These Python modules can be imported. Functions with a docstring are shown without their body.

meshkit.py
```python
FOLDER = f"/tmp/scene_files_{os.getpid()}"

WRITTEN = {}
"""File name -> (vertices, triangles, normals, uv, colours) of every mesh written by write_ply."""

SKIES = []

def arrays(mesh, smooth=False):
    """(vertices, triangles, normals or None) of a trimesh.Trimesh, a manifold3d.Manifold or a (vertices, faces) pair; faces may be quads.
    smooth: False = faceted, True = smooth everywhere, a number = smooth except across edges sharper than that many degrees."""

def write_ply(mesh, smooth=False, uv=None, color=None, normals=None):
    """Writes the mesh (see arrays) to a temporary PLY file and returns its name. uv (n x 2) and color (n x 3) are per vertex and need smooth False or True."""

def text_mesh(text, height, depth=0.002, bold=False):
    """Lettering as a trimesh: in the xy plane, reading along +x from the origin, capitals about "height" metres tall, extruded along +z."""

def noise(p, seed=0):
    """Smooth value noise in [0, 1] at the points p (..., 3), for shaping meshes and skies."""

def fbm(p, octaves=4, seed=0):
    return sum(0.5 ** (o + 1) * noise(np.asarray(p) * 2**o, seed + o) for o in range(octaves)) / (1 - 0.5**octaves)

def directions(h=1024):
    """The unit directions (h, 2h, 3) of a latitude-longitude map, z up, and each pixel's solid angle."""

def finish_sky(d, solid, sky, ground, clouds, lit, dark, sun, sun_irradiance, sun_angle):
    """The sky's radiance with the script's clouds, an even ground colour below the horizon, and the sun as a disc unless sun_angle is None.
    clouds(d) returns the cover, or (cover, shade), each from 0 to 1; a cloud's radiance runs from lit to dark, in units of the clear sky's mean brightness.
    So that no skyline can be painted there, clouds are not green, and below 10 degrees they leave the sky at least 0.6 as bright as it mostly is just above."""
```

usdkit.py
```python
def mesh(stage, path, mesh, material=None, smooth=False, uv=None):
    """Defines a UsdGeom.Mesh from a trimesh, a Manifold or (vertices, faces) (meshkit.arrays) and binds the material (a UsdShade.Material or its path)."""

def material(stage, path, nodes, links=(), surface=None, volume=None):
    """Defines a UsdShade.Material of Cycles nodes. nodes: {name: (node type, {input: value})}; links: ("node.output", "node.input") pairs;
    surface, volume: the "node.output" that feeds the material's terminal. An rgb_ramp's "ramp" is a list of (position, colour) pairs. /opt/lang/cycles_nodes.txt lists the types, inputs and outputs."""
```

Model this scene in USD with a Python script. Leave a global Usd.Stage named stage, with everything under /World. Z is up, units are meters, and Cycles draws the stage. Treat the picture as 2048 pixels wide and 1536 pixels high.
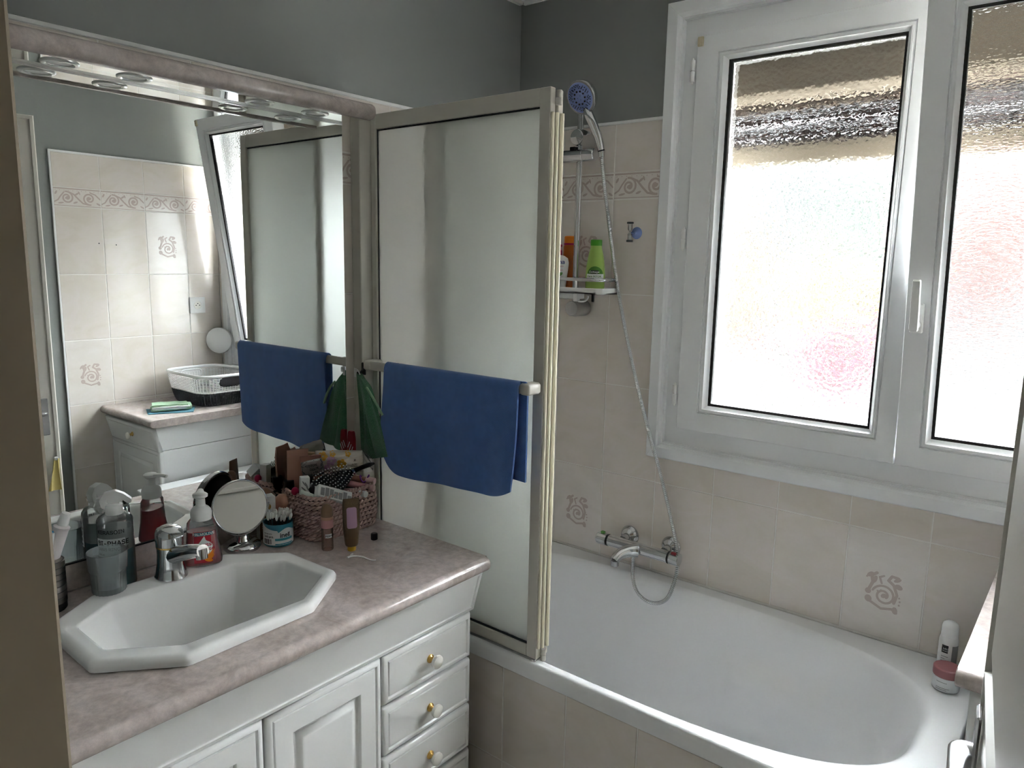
import math, random
import numpy as np, trimesh
import usdkit, meshkit
from shapely.geometry import Polygon, Point, LineString, box as sbox
from shapely import affinity
from shapely.ops import unary_union
from pxr import Usd, UsdGeom, UsdLux, Gf, Sdf

random.seed(7)
rng = np.random.default_rng(7)
stage = Usd.Stage.CreateInMemory()
UsdGeom.SetStageUpAxis(stage, 'Z')
UsdGeom.SetStageMetersPerUnit(stage, 1.0)
UsdGeom.Xform.Define(stage, '/World')
PI = math.pi

# ---------------------------------------------------------------- camera, sky, exposure
CAM = (1.69464, -2.12895, 1.570)
YAW, PITCH, ROLL, FPX = -0.67525, -0.16389, 0.019757, 1491.29
cam = UsdGeom.Camera.Define(stage, '/World/camera')
fw = np.array([math.sin(YAW) * math.cos(PITCH), math.cos(YAW) * math.cos(PITCH), math.sin(PITCH)])
rt = np.array([math.cos(YAW), -math.sin(YAW), 0.0])
up = np.cross(rt, fw)
rt, up = math.cos(ROLL) * rt + math.sin(ROLL) * up, -math.sin(ROLL) * rt + math.cos(ROLL) * up
cam.AddTransformOp().Set(Gf.Matrix4d(*rt, 0, *up, 0, *(-fw), 0, *CAM, 1))
cam.CreateHorizontalApertureAttr(36.0)
cam.CreateVerticalApertureAttr(27.0)
cam.CreateFocalLengthAttr(36.0 * FPX / 2048)
cam.CreateClippingRangeAttr(Gf.Vec2f(0.02, 1000))
cam.CreateExposureAttr(5.2)
SKY_UP = 1.5
sky = UsdLux.DomeLight.Define(stage, '/World/sky')           # an even overcast sky
sky.CreateIntensityAttr(1.0)
sky.CreateColorAttr(Gf.Vec3f(1, 1, 1))
from pxr import UsdShade
# CIE overcast sky: three times brighter overhead than at the horizon
SKY = usdkit.material(stage, '/World/Looks/overcast_sky', {
    'g': ('texture_coordinate', {}), 's': ('separate_xyz', {}), 'c': ('math', dict(math_type='maximum', value2=0.0)),
    'm': ('math', dict(math_type='multiply_add', value2=SKY_UP, value3=SKY_UP / 2)),
    'b': ('background_shader', dict(color=(0.93, 0.97, 1.0)))},
    [('g.generated', 's.vector'), ('s.z', 'c.value1'), ('c.value', 'm.value1'), ('m.value', 'b.strength')], surface='b.background')
UsdShade.MaterialBindingAPI.Apply(sky.GetPrim()).Bind(SKY)

# ---------------------------------------------------------------- helpers
def lin(*c):
    return tuple((x / 255 / 12.92) if x <= 10 else ((x / 255 + 0.055) / 1.055) ** 2.4 for x in c)

def tm(v, f):
    return trimesh.Trimesh(np.asarray(v, float), np.asarray(f, int), process=False)

def cat(*ms):
    flat = []
    for m in ms:
        flat += list(m) if isinstance(m, (list, tuple)) else [m]
    return trimesh.util.concatenate(flat)

def orient(m):
    if m.volume < 0:
        m.invert()
    return m

def surf(P, cu=False, cv=False, cap0=False, cap1=False):
    """a grid of points (n, m, 3) as triangles; cu / cv close it along the first / second way; caps are fans"""
    P = np.asarray(P, float)
    n, m = P.shape[:2]
    v = P.reshape(-1, 3)
    i = np.arange(n if cu else n - 1)
    j = np.arange(m if cv else m - 1)
    I, J = np.meshgrid(i, j, indexing='ij')
    a = (I * m + J).ravel(); b = (((I + 1) % n) * m + J).ravel()
    c = (((I + 1) % n) * m + (J + 1) % m).ravel(); d = (I * m + (J + 1) % m).ravel()
    f = [np.stack([a, b, c], 1), np.stack([a, c, d], 1)]
    extra = []
    for on, row in ((cap0, 0), (cap1, n - 1)):
        if on:
            k = len(v) + len(extra)
            extra.append(P[row].mean(0))
            jj = np.arange(m)
            t = np.stack([np.full(m, k), row * m + jj, row * m + (jj + 1) % m], 1)
            f.append(t if row == 0 else t[:, [0, 2, 1]])
    if extra:
        v = np.vstack([v, extra])
    return tm(v, np.vstack(f))

def solid(P, **k):
    return orient(surf(P, cv=True, cap0=True, cap1=True))

def cbox(lo, hi, c=0.0015):
    """a box with chamfered edges"""
    lo, hi = np.minimum(lo, hi).astype(float), np.maximum(lo, hi).astype(float)
    c = min(c, 0.45 * (hi - lo).min())
    if c <= 0:
        return trimesh.creation.box(bounds=[lo, hi])
    pts = []
    for s in np.ndindex(2, 2, 2):
        p = np.where(s, hi, lo); d = np.where(s, -c, c)
        for k in range(3):
            q = p + d; q[k] = p[k]; pts.append(q)
    return trimesh.Trimesh(np.array(pts)).convex_hull

def lathe(prof, n=40, c=(0, 0, 0), sx=1.0, sy=1.0):
    """profile [(r, z)] from one end to the other, turned about z; r=0 ends are closed"""
    a = np.linspace(0, 2 * PI, n, endpoint=False)
    prof = [(max(r, 1e-5), z) for r, z in prof]
    P = np.array([[(c[0] + sx * r * math.cos(t), c[1] + sy * r * math.sin(t), c[2] + z) for t in a] for r, z in prof])
    return orient(surf(P, cv=True, cap0=True, cap1=True))

def rlathe(prof, r=0.002, **k):
    """lathe with the corners of the profile rounded"""
    out = [prof[0]]
    for a, b, d in zip(prof, prof[1:], prof[2:]):
        a, b, d = map(np.array, (a, b, d))
        la, ld = np.linalg.norm(a - b), np.linalg.norm(d - b)
        t = min(r, la * .45, ld * .45)
        p, q = b + (a - b) / max(la, 1e-9) * t, b + (d - b) / max(ld, 1e-9) * t
        out += [tuple(p), tuple((p + 2 * b + q) / 4), tuple(q)]
    out.append(prof[-1])
    return lathe(out, **k)

def frames(path):
    path = np.asarray(path, float)
    t = np.gradient(path, axis=0)
    t /= np.maximum(np.linalg.norm(t, axis=1, keepdims=True), 1e-12)
    a = np.array([0, 0, 1.0]) if abs(t[0][2]) < 0.9 else np.array([1.0, 0, 0])
    n = np.cross(t[0], a); n /= np.linalg.norm(n)
    N = []
    for k in range(len(path)):
        n = n - t[k] * n.dot(t[k]); n /= np.linalg.norm(n); N.append(n)
    N = np.array(N)
    return path, N, np.cross(t, N)

def tube(path, r, n=12, closed=False, sy=1.0):
    path, N, B = frames(path)
    r = np.broadcast_to(np.asarray(r, float), (len(path),))
    a = np.linspace(0, 2 * PI, n, endpoint=False)
    if closed:                                                   # spread the twist of the frames over the loop
        ang = math.atan2(N[0] @ B[-1], N[0] @ N[-1])
        w = np.linspace(0, 1, len(path)) * ang
        N, B = N * np.cos(w)[:, None] + B * np.sin(w)[:, None], B * np.cos(w)[:, None] - N * np.sin(w)[:, None]
    P = path[:, None] + r[:, None, None] * (np.cos(a)[None, :, None] * N[:, None] + sy * np.sin(a)[None, :, None] * B[:, None])
    return orient(surf(P, cv=True, cu=closed, cap0=not closed, cap1=not closed))

def spline(pts, n=60):
    from scipy.interpolate import CubicSpline
    pts = np.asarray(pts, float)
    s = np.r_[0, np.cumsum(np.linalg.norm(np.diff(pts, axis=0), axis=1))]
    return CubicSpline(s, pts)(np.linspace(0, s[-1], n))

def place(m, O=(0, 0, 0), U=(1, 0, 0), V=(0, 1, 0), W=(0, 0, 1)):
    m = m.copy()
    v = np.asarray(m.vertices)
    m.vertices = np.asarray(O, float) + v[:, :1] * np.asarray(U, float) + v[:, 1:2] * np.asarray(V, float) + v[:, 2:3] * np.asarray(W, float)
    if np.dot(np.cross(U, V), W) < 0:
        m.invert()
    return m

def rotm(m, deg, axis, about=(0, 0, 0)):
    m = m.copy(); m.apply_transform(trimesh.transformations.rotation_matrix(math.radians(deg), axis, about)); return m

def extrude(poly, h):
    """shapely polygon(s) in xy, extruded along z from 0 to h"""
    gs = [g for g in getattr(poly, 'geoms', [poly]) if g.geom_type == 'Polygon' and g.area > 1e-9]
    return cat([trimesh.creation.extrude_polygon(g, h, engine='earcut') for g in gs])

def panel(u0, u1, v0, v1, prof, w=(1, 1, 1, 1), cap=True, ring=False):
    """mitred moulding about a rectangle in uv, profile [(inset, height)] from the outer edge inwards; w scales the inset at left, right, bottom, top"""
    rows = []
    for t, h in prof:
        a, b, c, d = u0 + t * w[0], u1 - t * w[1], v0 + t * w[2], v1 - t * w[3]
        rows.append([(a, c, h), (b, c, h), (b, d, h), (a, d, h)])
    P = np.array(rows)
    m = surf(P, cv=True, cu=ring)
    if cap:
        k = (len(rows) - 1) * 4
        f = np.vstack([m.faces, [[0, 1, 2], [0, 2, 3]], [[k, k + 2, k + 1], [k, k + 3, k + 2]]])
        m = tm(m.vertices, f)
    return orient(m)

def poly_ring(poly, n, c, z):
    """n points where rays from c leave the polygon, at height z"""
    out = []
    e = np.array(poly.exterior.coords)
    for a in np.linspace(0, 2 * PI, n, endpoint=False):
        d = np.array([math.cos(a), math.sin(a)])
        best = 0
        p, q = e[:-1] - c, e[1:] - c
        s = q - p
        den = d[0] * s[:, 1] - d[1] * s[:, 0]
        with np.errstate(divide='ignore', invalid='ignore'):
            t = (p[:, 0] * s[:, 1] - p[:, 1] * s[:, 0]) / den
            u = (p[:, 0] * d[1] - p[:, 1] * d[0]) / den
        ok = (u >= -1e-9) & (u <= 1 + 1e-9) & (t > 0)
        best = t[ok].max()
        out.append((c[0] + best * d[0], c[1] + best * d[1], z))
    return np.array(out)

def wrap(m, R, c, ang, z0):
    """flat lettering (xy, thickness z) laid round an upright cylinder; its x origin at angle ang"""
    m = m.copy(); v = np.array(m.vertices)
    t = ang + v[:, 0] / R; r = R + v[:, 2]
    m.vertices = np.stack([c[0] + r * np.cos(t), c[1] + r * np.sin(t), z0 + v[:, 1]], 1)
    return m

def text(s, h, depth=0.0004, bold=False, center=False):
    m = meshkit.text_mesh(s, h, depth, bold)
    if center:
        m.apply_translation([-m.bounds[:, 0].mean(), 0, 0])
    return m

def patch(R, c, a0, a1, z0, z1, t=0.0004, n=24, sx=1.0, sy=1.0):
    """a label of thickness t on an upright (elliptic) cylinder"""
    a = np.linspace(a0, a1, n)
    rows = []
    for r, z in ((R, z0), (R + t, z0), (R + t, z1), (R, z1)):
        rows.append([(c[0] + sx * r * math.cos(x), c[1] + sy * r * math.sin(x), c[2] + z) for x in a])
    P = np.array(rows)
    m = surf(P, cu=True)
    k = n - 1
    f = np.vstack([m.faces, [[0, n, 2 * n], [0, 2 * n, 3 * n]], [[k, n + k + n, n + k], [k, 3 * n + k, 2 * n + k]]])
    return tm(m.vertices, f)

# ---------------------------------------------------------------- prims
counts = {}
def path_for(parent, name):
    key = (parent, name)
    k = counts.get(key, 0); counts[key] = k + 1
    return f'{parent}/{name}' + (f'_{k:03d}' if k else '')

ORIGIN = {}
def thing(name, label=None, cat_=None, loc=(0, 0, 0), group=None, kind=None):
    p = path_for('/World', name)
    x = UsdGeom.Xform.Define(stage, p)
    x.AddTranslateOp().Set(Gf.Vec3d(*map(float, loc)))
    ORIGIN[p] = np.array(loc, float)
    note(x.GetPrim(), label, cat_, group, kind)
    return p

def note(prim, label=None, cat_=None, group=None, kind=None):
    for k, val in (('label', label), ('category', cat_), ('group', group), ('kind', kind)):
        if val:
            prim.SetCustomDataByKey(k, val)

def part(parent, name, m, mat, smooth=32, label=None, kind=None):
    """a mesh given in world coordinates, as a child of a thing (or of a part)"""
    if isinstance(m, (list, tuple)):
        m = cat(m)
    o = ORIGIN[parent]
    p = path_for(parent, name)
    ORIGIN[p] = o
    m = m.copy(); m.vertices = np.asarray(m.vertices) - o
    g = usdkit.mesh(stage, p, m, MAT[mat], smooth=smooth)
    note(g.GetPrim(), label, None, None, kind)
    return p

def single(name, m, mat, label, cat_, group=None, kind=None, smooth=32):
    """a thing that is one mesh"""
    if isinstance(m, (list, tuple)):
        m = cat(m)
    p = path_for('/World', name)
    b = m.bounds
    loc = np.array([b[:, 0].mean(), b[:, 1].mean(), b[0, 2]])
    m = m.copy(); m.vertices = np.asarray(m.vertices) - loc
    g = usdkit.mesh(stage, p, m, MAT[mat], smooth=smooth)
    g.AddTranslateOp().Set(Gf.Vec3d(*map(float, loc)))
    ORIGIN[p] = loc
    note(g.GetPrim(), label, cat_, group, kind)
    return p

def dup(src, matrix, label, group=None):
    """a copy of a thing: references the first one, with its own place and label"""
    was = stage.GetPrimAtPath(src)
    base = src.split('/')[-1]
    p = path_for('/World', base)
    x = UsdGeom.Xform.Define(stage, p)
    x.GetPrim().GetReferences().AddInternalReference(src)
    x.ClearXformOpOrder()
    x.AddTransformOp(opSuffix='copy').Set(matrix)
    x.GetPrim().SetInstanceable(True)
    note(x.GetPrim(), label, was.GetCustomDataByKey('category'), group or was.GetCustomDataByKey('group'))
    return p

# ---------------------------------------------------------------- materials
MAT = {}
L = '/World/Looks/'
UsdGeom.Scope.Define(stage, '/World/Looks')
def mat(name, color, rough=0.5, metal=0.0, spec=0.5, bump=None, vary=None, coat=0.0, sheen=0.0, trans=0.0, ior=1.5, stretch=(1, 1, 1), sss=0.0):
    """vary: (scale, other colour, low, high) noise between two colours; bump: (scale, height in m)"""
    n = {'p': ('principled_bsdf', dict(base_color=color, roughness=rough, metallic=metal, specular_ior_level=spec, coat_weight=coat, sheen_weight=sheen, transmission_weight=trans, ior=ior))}
    l = []
    if vary or bump:
        n['tc'] = ('texture_coordinate', {})
        n['mp'] = ('mapping', dict(scale=stretch)); l.append(('tc.object', 'mp.vector'))
    if vary:
        n['vn'] = ('noise_texture', dict(scale=vary[0], detail=6.0, roughness=0.6))
        n['vr'] = ('rgb_ramp', {'ramp': [(vary[2], color), (vary[3], vary[1])]})
        l += [('mp.vector', 'vn.vector'), ('vn.fac', 'vr.fac'), ('vr.color', 'p.base_color')]
    if bump:
        n['bn'] = ('noise_texture', dict(scale=bump[0], detail=3.0))
        n['bb'] = ('bump', dict(strength=1.0, distance=bump[1]))
        l += [('mp.vector', 'bn.vector'), ('bn.fac', 'bb.height'), ('bb.normal', 'p.normal')]
    MAT[name] = usdkit.material(stage, L + name, n, l, surface='p.BSDF')

mat('paint_grey', (0.27, 0.285, 0.272), 0.55, bump=(90, 0.0004))
mat('paint_white', (0.88, 0.88, 0.86), 0.6)
mat('hall_paint', (0.45, 0.36, 0.27), 0.7)
mat('floor_tile', (0.60, 0.56, 0.51), 0.35, vary=(6, (0.66, 0.62, 0.57), .3, .7))
mat('grout', (0.82, 0.79, 0.75), 0.8)
mat('print_mauve', (0.55, 0.455, 0.415), 0.3)
mat('print_band', (0.56, 0.47, 0.44), 0.2)
mat('pvc', (0.84, 0.855, 0.87), 0.28)
mat('pvc_bead', (0.82, 0.83, 0.84), 0.2)
mat('pvc_yellowed', (0.55, 0.49, 0.34), 0.4)
mat('rubber', (0.012, 0.012, 0.013), 0.5)
mat('lacquer', (0.86, 0.865, 0.855), 0.16)
mat('lacquer_side', (0.84, 0.85, 0.845), 0.3)
mat('gap_dark', (0.06, 0.055, 0.05), 0.8)
mat('ceramic', (0.87, 0.87, 0.86), 0.06)
mat('acrylic', (0.86, 0.865, 0.875), 0.14)
mat('chrome', (0.62, 0.63, 0.64), 0.09, metal=1.0)
mat('chrome_dull', (0.5, 0.5, 0.5), 0.3, metal=1.0)
mat('steel', (0.55, 0.55, 0.56), 0.25, metal=1.0)
mat('steel_bright', (0.88, 0.88, 0.86), 0.22, metal=0.8)
mat('bronze', (0.30, 0.27, 0.25), 0.28, metal=1.0)
mat('gold', (0.72, 0.46, 0.14), 0.22, metal=1.0)
mat('mirror', (0.86, 0.875, 0.865), 0.0, metal=1.0)
mat('glossy_cream', (0.93, 0.925, 0.89), 0.015, metal=1.0)
mat('alu_cream', (0.62, 0.59, 0.525), 0.32)
mat('seal_ivory', (0.90, 0.84, 0.66), 0.5)
mat('knob_white', (0.85, 0.83, 0.77), 0.15)
mat('plastic_white', (0.83, 0.83, 0.82), 0.3)
mat('plastic_black', (0.010, 0.010, 0.011), 0.35)
mat('plastic_grey', (0.045, 0.05, 0.055), 0.5)
mat('plastic_blue', (0.20, 0.27, 0.55), 0.35)
mat('paper_white', (0.78, 0.78, 0.76), 0.5)
mat('ink', (0.02, 0.02, 0.025), 0.5)
mat('ink_grey', (0.25, 0.25, 0.25), 0.5)
mat('ink_blue', (0.02, 0.04, 0.20), 0.5)
mat('ink_pink', (0.60, 0.18, 0.22), 0.5)
mat('teal_label', (0.03, 0.22, 0.30), 0.35)
mat('white_label', (0.76, 0.79, 0.79), 0.35)
mat('cyan_label', (0.05, 0.30, 0.42), 0.4)
mat('door_paint', (0.62, 0.595, 0.54), 0.35)
mat('lining_paint', (0.30, 0.245, 0.175), 0.45)
mat('towel_blue', (0.075, 0.185, 0.50), 0.95, sheen=0.5, bump=(1100, 0.0007), vary=(40, (0.060, 0.155, 0.43), .35, .65))
mat('glove_green', (0.085, 0.25, 0.13), 0.95, sheen=0.4, bump=(500, 0.003), vary=(260, (0.04, 0.14, 0.07), .35, .65))
mat('cloth_green', (0.33, 0.52, 0.33), 0.95, sheen=0.3, bump=(500, 0.002))
mat('cloth_teal', (0.10, 0.26, 0.34), 0.9)
mat('cloth_dark', (0.035, 0.032, 0.035), 0.95, bump=(300, 0.002))
mat('yellow_cloth', (0.72, 0.58, 0.22), 0.9)
mat('red_plastic', (0.30, 0.012, 0.02), 0.35)
mat('rope_pink', (0.66, 0.46, 0.415), 0.9, bump=(600, 0.001), vary=(150, (0.56, 0.37, 0.33), .35, .65))
mat('dark_inside', (0.02, 0.016, 0.014), 0.9)
mat('magenta', (0.42, 0.01, 0.07), 0.4)
mat('pink', (0.62, 0.30, 0.31), 0.4)
mat('pink_light', (0.66, 0.40, 0.40), 0.4)
mat('kraft_pink', (0.42, 0.22, 0.17), 0.7)
mat('orange', (0.75, 0.22, 0.015), 0.3)
mat('orange_dark', (0.50, 0.12, 0.01), 0.3)
mat('green_bright', (0.06, 0.30, 0.015), 0.3)
mat('green_bottle', (0.32, 0.48, 0.11), 0.3)
mat('green_leaf', (0.05, 0.17, 0.015), 0.4)
mat('brown_glitter', (0.105, 0.062, 0.025), 0.35, vary=(900, (0.40, 0.30, 0.14), .6, .68))
mat('brown_label', (0.20, 0.10, 0.035), 0.5)
mat('mauve_label', (0.46, 0.28, 0.40), 0.45)
mat('yellow_cap', (0.62, 0.36, 0.02), 0.35)
mat('pale_green', (0.58, 0.64, 0.56), 0.35)
mat('rose_cap', (0.34, 0.13, 0.14), 0.35)
mat('peach', (0.60, 0.34, 0.24), 0.35)
mat('dome_brown', (0.32, 0.20, 0.13), 0.3, trans=0.3)
mat('red_label', (0.42, 0.008, 0.025), 0.35)
mat('toothpaste', (0.76, 0.70, 0.70), 0.35)
mat('brush_blue', (0.02, 0.24, 0.50), 0.5)
mat('cotton', (0.84, 0.83, 0.79), 0.95)
mat('bud_stick', (0.045, 0.02, 0.015), 0.5)
mat('pack_cream', (0.50, 0.45, 0.38), 0.22)
mat('petal_print', (0.62, 0.33, 0.05), 0.3)
mat('kraft', (0.30, 0.20, 0.11), 0.5)
mat('green_pale', (0.50, 0.62, 0.45), 0.35)
mat('purple', (0.22, 0.06, 0.34), 0.4)
mat('foliage', (0.0092, 0.0168, 0.0084), 0.7)
mat('foliage_pale', (0.0189, 0.0244, 0.0160), 0.7)
mat('petal_yellow', (0.0672, 0.0483, 0.0034), 0.7)
mat('petal_pink', (0.0588, 0.0076, 0.0189), 0.7)
mat('petal_red', (0.0630, 0.0126, 0.0109), 0.7)
mat('petal_orange', (0.0588, 0.0273, 0.0160), 0.7)
mat('shaded_beige', (0.105, 0.083, 0.058), 0.8, bump=(60, 0.002))  # shutter box beige, darkened in the colour itself to stand for shade
mat('shutter_brown', (0.022, 0.010, 0.008), 0.3)
mat('bar_beige', (0.20, 0.165, 0.12), 0.5)
mat('bounce_paving', (0.44, 0.41, 0.37), 0.9, vary=(9, (0.37, 0.34, 0.30), .3, .7))
mat('hedge', (0.0050, 0.0053, 0.0052), 0.8)
mat('lawn', (0.008, 0.0078, 0.0064), 0.9)
mat('red_render', (0.62, 0.17, 0.13), 0.8)

def tile_mat(name, a, b, c, rough=0.13):
    MAT[name] = usdkit.material(stage, L + name, {
        'g': ('geometry', {}), 'o': ('object_info', {}), 's': ('vector_math', dict(math_type='scale', vector1=(17.3, 9.1, 23.7))),
        'a': ('vector_math', dict(math_type='add')), 'm': ('mapping', dict(scale=(5, 5, 8))),
        'n': ('noise_texture', dict(scale=1.0, detail=5.0, roughness=0.55, distortion=1.2)),
        'r': ('rgb_ramp', {'ramp': [(0.28, c), (0.45, a), (0.58, b), (0.72, a)]}),
        'p': ('principled_bsdf', dict(roughness=rough))},
        [('o.random', 's.scale'), ('g.position', 'a.vector1'), ('s.vector', 'a.vector2'), ('a.vector', 'm.vector'), ('m.vector', 'n.vector'),
         ('n.fac', 'r.fac'), ('r.color', 'p.base_color')], surface='p.BSDF')
tile_mat('tile', (0.745, 0.685, 0.615), (0.77, 0.705, 0.66), (0.705, 0.64, 0.565))
tile_mat('tile_print', (0.775, 0.725, 0.675), (0.80, 0.75, 0.71), (0.74, 0.685, 0.63))

MAT['laminate'] = usdkit.material(stage, L + 'laminate', {
    'g': ('geometry', {}), 'm': ('mapping', dict(scale=(9, 9, 9))),
    'n': ('noise_texture', dict(scale=1.0, detail=8.0, roughness=0.68, distortion=1.5)),
    'n2': ('noise_texture', dict(scale=6.0, detail=6.0, roughness=0.7)),
    'r': ('rgb_ramp', {'ramp': [(0.30, (0.44, 0.365, 0.33)), (0.46, (0.53, 0.455, 0.425)), (0.60, (0.61, 0.535, 0.515)), (0.75, (0.49, 0.42, 0.395))]}),
    'r2': ('rgb_ramp', {'ramp': [(0.35, (0.82, 0.82, 0.82)), (0.65, (1.06, 1.05, 1.04))]}),
    'x': ('mix_color', dict(blend_type='multiply', fac=1.0)),
    'p': ('principled_bsdf', dict(roughness=0.17, specular_ior_level=0.55))},
    [('g.position', 'm.vector'), ('m.vector', 'n.vector'), ('m.vector', 'n2.vector'), ('n.fac', 'r.fac'), ('n2.fac', 'r2.fac'), ('r.color', 'x.a'), ('r2.color', 'x.b'), ('x.result', 'p.base_color')], surface='p.BSDF')

# hammered cathedral glass: clear in part, bent by its bumps in the rest
MAT['hammered_glass'] = usdkit.material(stage, L + 'hammered_glass', {
    'g': ('geometry', {}), 'm': ('mapping', dict(scale=(1, 14, 1))),
    'v': ('voronoi_texture', dict(feature='smooth_f1', scale=95.0, smoothness=0.6)),
    'n': ('noise_texture', dict(scale=150.0, detail=1.0)),
    'h': ('math', dict(math_type='multiply_add', value2=0.5)),
    'b': ('bump', dict(strength=1.0, distance=0.0010)),
    'r': ('refraction_bsdf', dict(color=(0.97, 0.98, 0.98), roughness=0.02, IOR=1.45)),
    't': ('transparent_bsdf', dict(color=(0.97, 0.98, 0.98))),
    'gl': ('glossy_bsdf', dict(color=(1, 1, 1), roughness=0.08)),
    'f': ('fresnel', dict(IOR=1.45)),
    'x': ('mix_closure', dict(fac=0.78)), 'y': ('mix_closure', {})},
    [('g.position', 'm.vector'), ('m.vector', 'v.vector'), ('m.vector', 'n.vector'), ('n.fac', 'h.value1'), ('v.distance', 'h.value3'), ('h.value', 'b.height'),
     ('b.normal', 'r.normal'), ('b.normal', 'gl.normal'), ('t.BSDF', 'x.closure1'), ('r.BSDF', 'x.closure2'), ('f.fac', 'y.fac'), ('x.closure', 'y.closure1'), ('gl.BSDF', 'y.closure2')], surface='y.closure')
# sand-blasted acrylic of the bath screen
MAT['frosted'] = usdkit.material(stage, L + 'frosted', {
    'g': ('geometry', {}), 'n': ('noise_texture', dict(scale=700.0, detail=1.0)), 'b': ('bump', dict(strength=0.5, distance=0.001)),
    'r': ('refraction_bsdf', dict(color=(0.95, 0.965, 0.95), roughness=0.42, IOR=1.35)),
    't': ('translucent_bsdf', dict(color=(0.93, 0.93, 0.90))),
    'd': ('principled_bsdf', dict(base_color=(0.74, 0.725, 0.67), roughness=0.35)),
    'x': ('mix_closure', dict(fac=0.34)), 'y': ('mix_closure', dict(fac=0.17))},
    [('g.position', 'n.vector'), ('n.fac', 'b.height'), ('b.normal', 'r.normal'), ('b.normal', 'd.normal'), ('r.BSDF', 'x.closure1'), ('t.BSDF', 'x.closure2'), ('x.closure', 'y.closure1'), ('d.BSDF', 'y.closure2')], surface='y.closure')
def shell(name, color, body, solid_, rough=0.06):
    """thin clear wall: mostly see-through, a share of body colour, mirror-like at grazing angles"""
    MAT[name] = usdkit.material(stage, L + name, {
        't': ('transparent_bsdf', dict(color=color)), 'd': ('principled_bsdf', dict(base_color=body, roughness=max(rough, .12))), 's': ('translucent_bsdf', dict(color=body)),
        'k': ('mix_closure', dict(fac=0.35)), 'x': ('mix_closure', dict(fac=solid_)),
        'gl': ('glossy_bsdf', dict(color=(1, 1, 1), roughness=rough)), 'f': ('fresnel', dict(IOR=1.42)), 'y': ('mix_closure', {})},
        [('d.BSDF', 'k.closure1'), ('s.BSDF', 'k.closure2'), ('t.BSDF', 'x.closure1'), ('k.closure', 'x.closure2'), ('f.fac', 'y.fac'), ('x.closure', 'y.closure1'), ('gl.BSDF', 'y.closure2')], surface='y.closure')
shell('clear_glass', (0.97, 0.98, 0.98), (0.7, 0.75, 0.75), 0.08)
shell('frost_glass', (0.95, 0.98, 0.985), (0.80, 0.87, 0.89), 0.17, 0.2)
shell('clear_plastic', (0.96, 0.97, 0.97), (0.70, 0.72, 0.72), 0.14)
shell('clear_film', (0.97, 0.97, 0.97), (0.6, 0.6, 0.6), 0.10)
shell('red_liquid', (0.75, 0.10, 0.16), (0.42, 0.015, 0.05), 0.55)
shell('blue_liquid', (0.25, 0.60, 0.66), (0.03, 0.26, 0.32), 0.62)
shell('haze_liquid', (0.90, 0.93, 0.92), (0.46, 0.53, 0.53), 0.50)
shell('rose_liquid', (0.88, 0.78, 0.74), (0.50, 0.34, 0.29), 0.30)

# ================================================================ SETTING
W, H = 2.047, 2.440                      # right wall, ceiling
YN = -1.86                               # near wall (door)
ZT, F1, F0 = 2.0035, 1.8546, 1.7697      # tile top, frieze
TH = 0.3008
ROWS = [(F1, ZT), (F0, F1)] + [(F0 - TH * (k + 1), F0 - TH * k) for k in range(6)]
J = 0.0016                               # half a joint

def spiral(c, r0, r1, turns, start, s=1, n=60):
    t = np.linspace(0, 1, n)
    a = start + s * 2 * PI * turns * t
    r = r0 + (r1 - r0) * t
    return [(c[0] + q * math.cos(x), c[1] + q * math.sin(x)) for q, x in zip(r, a)]

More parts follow.
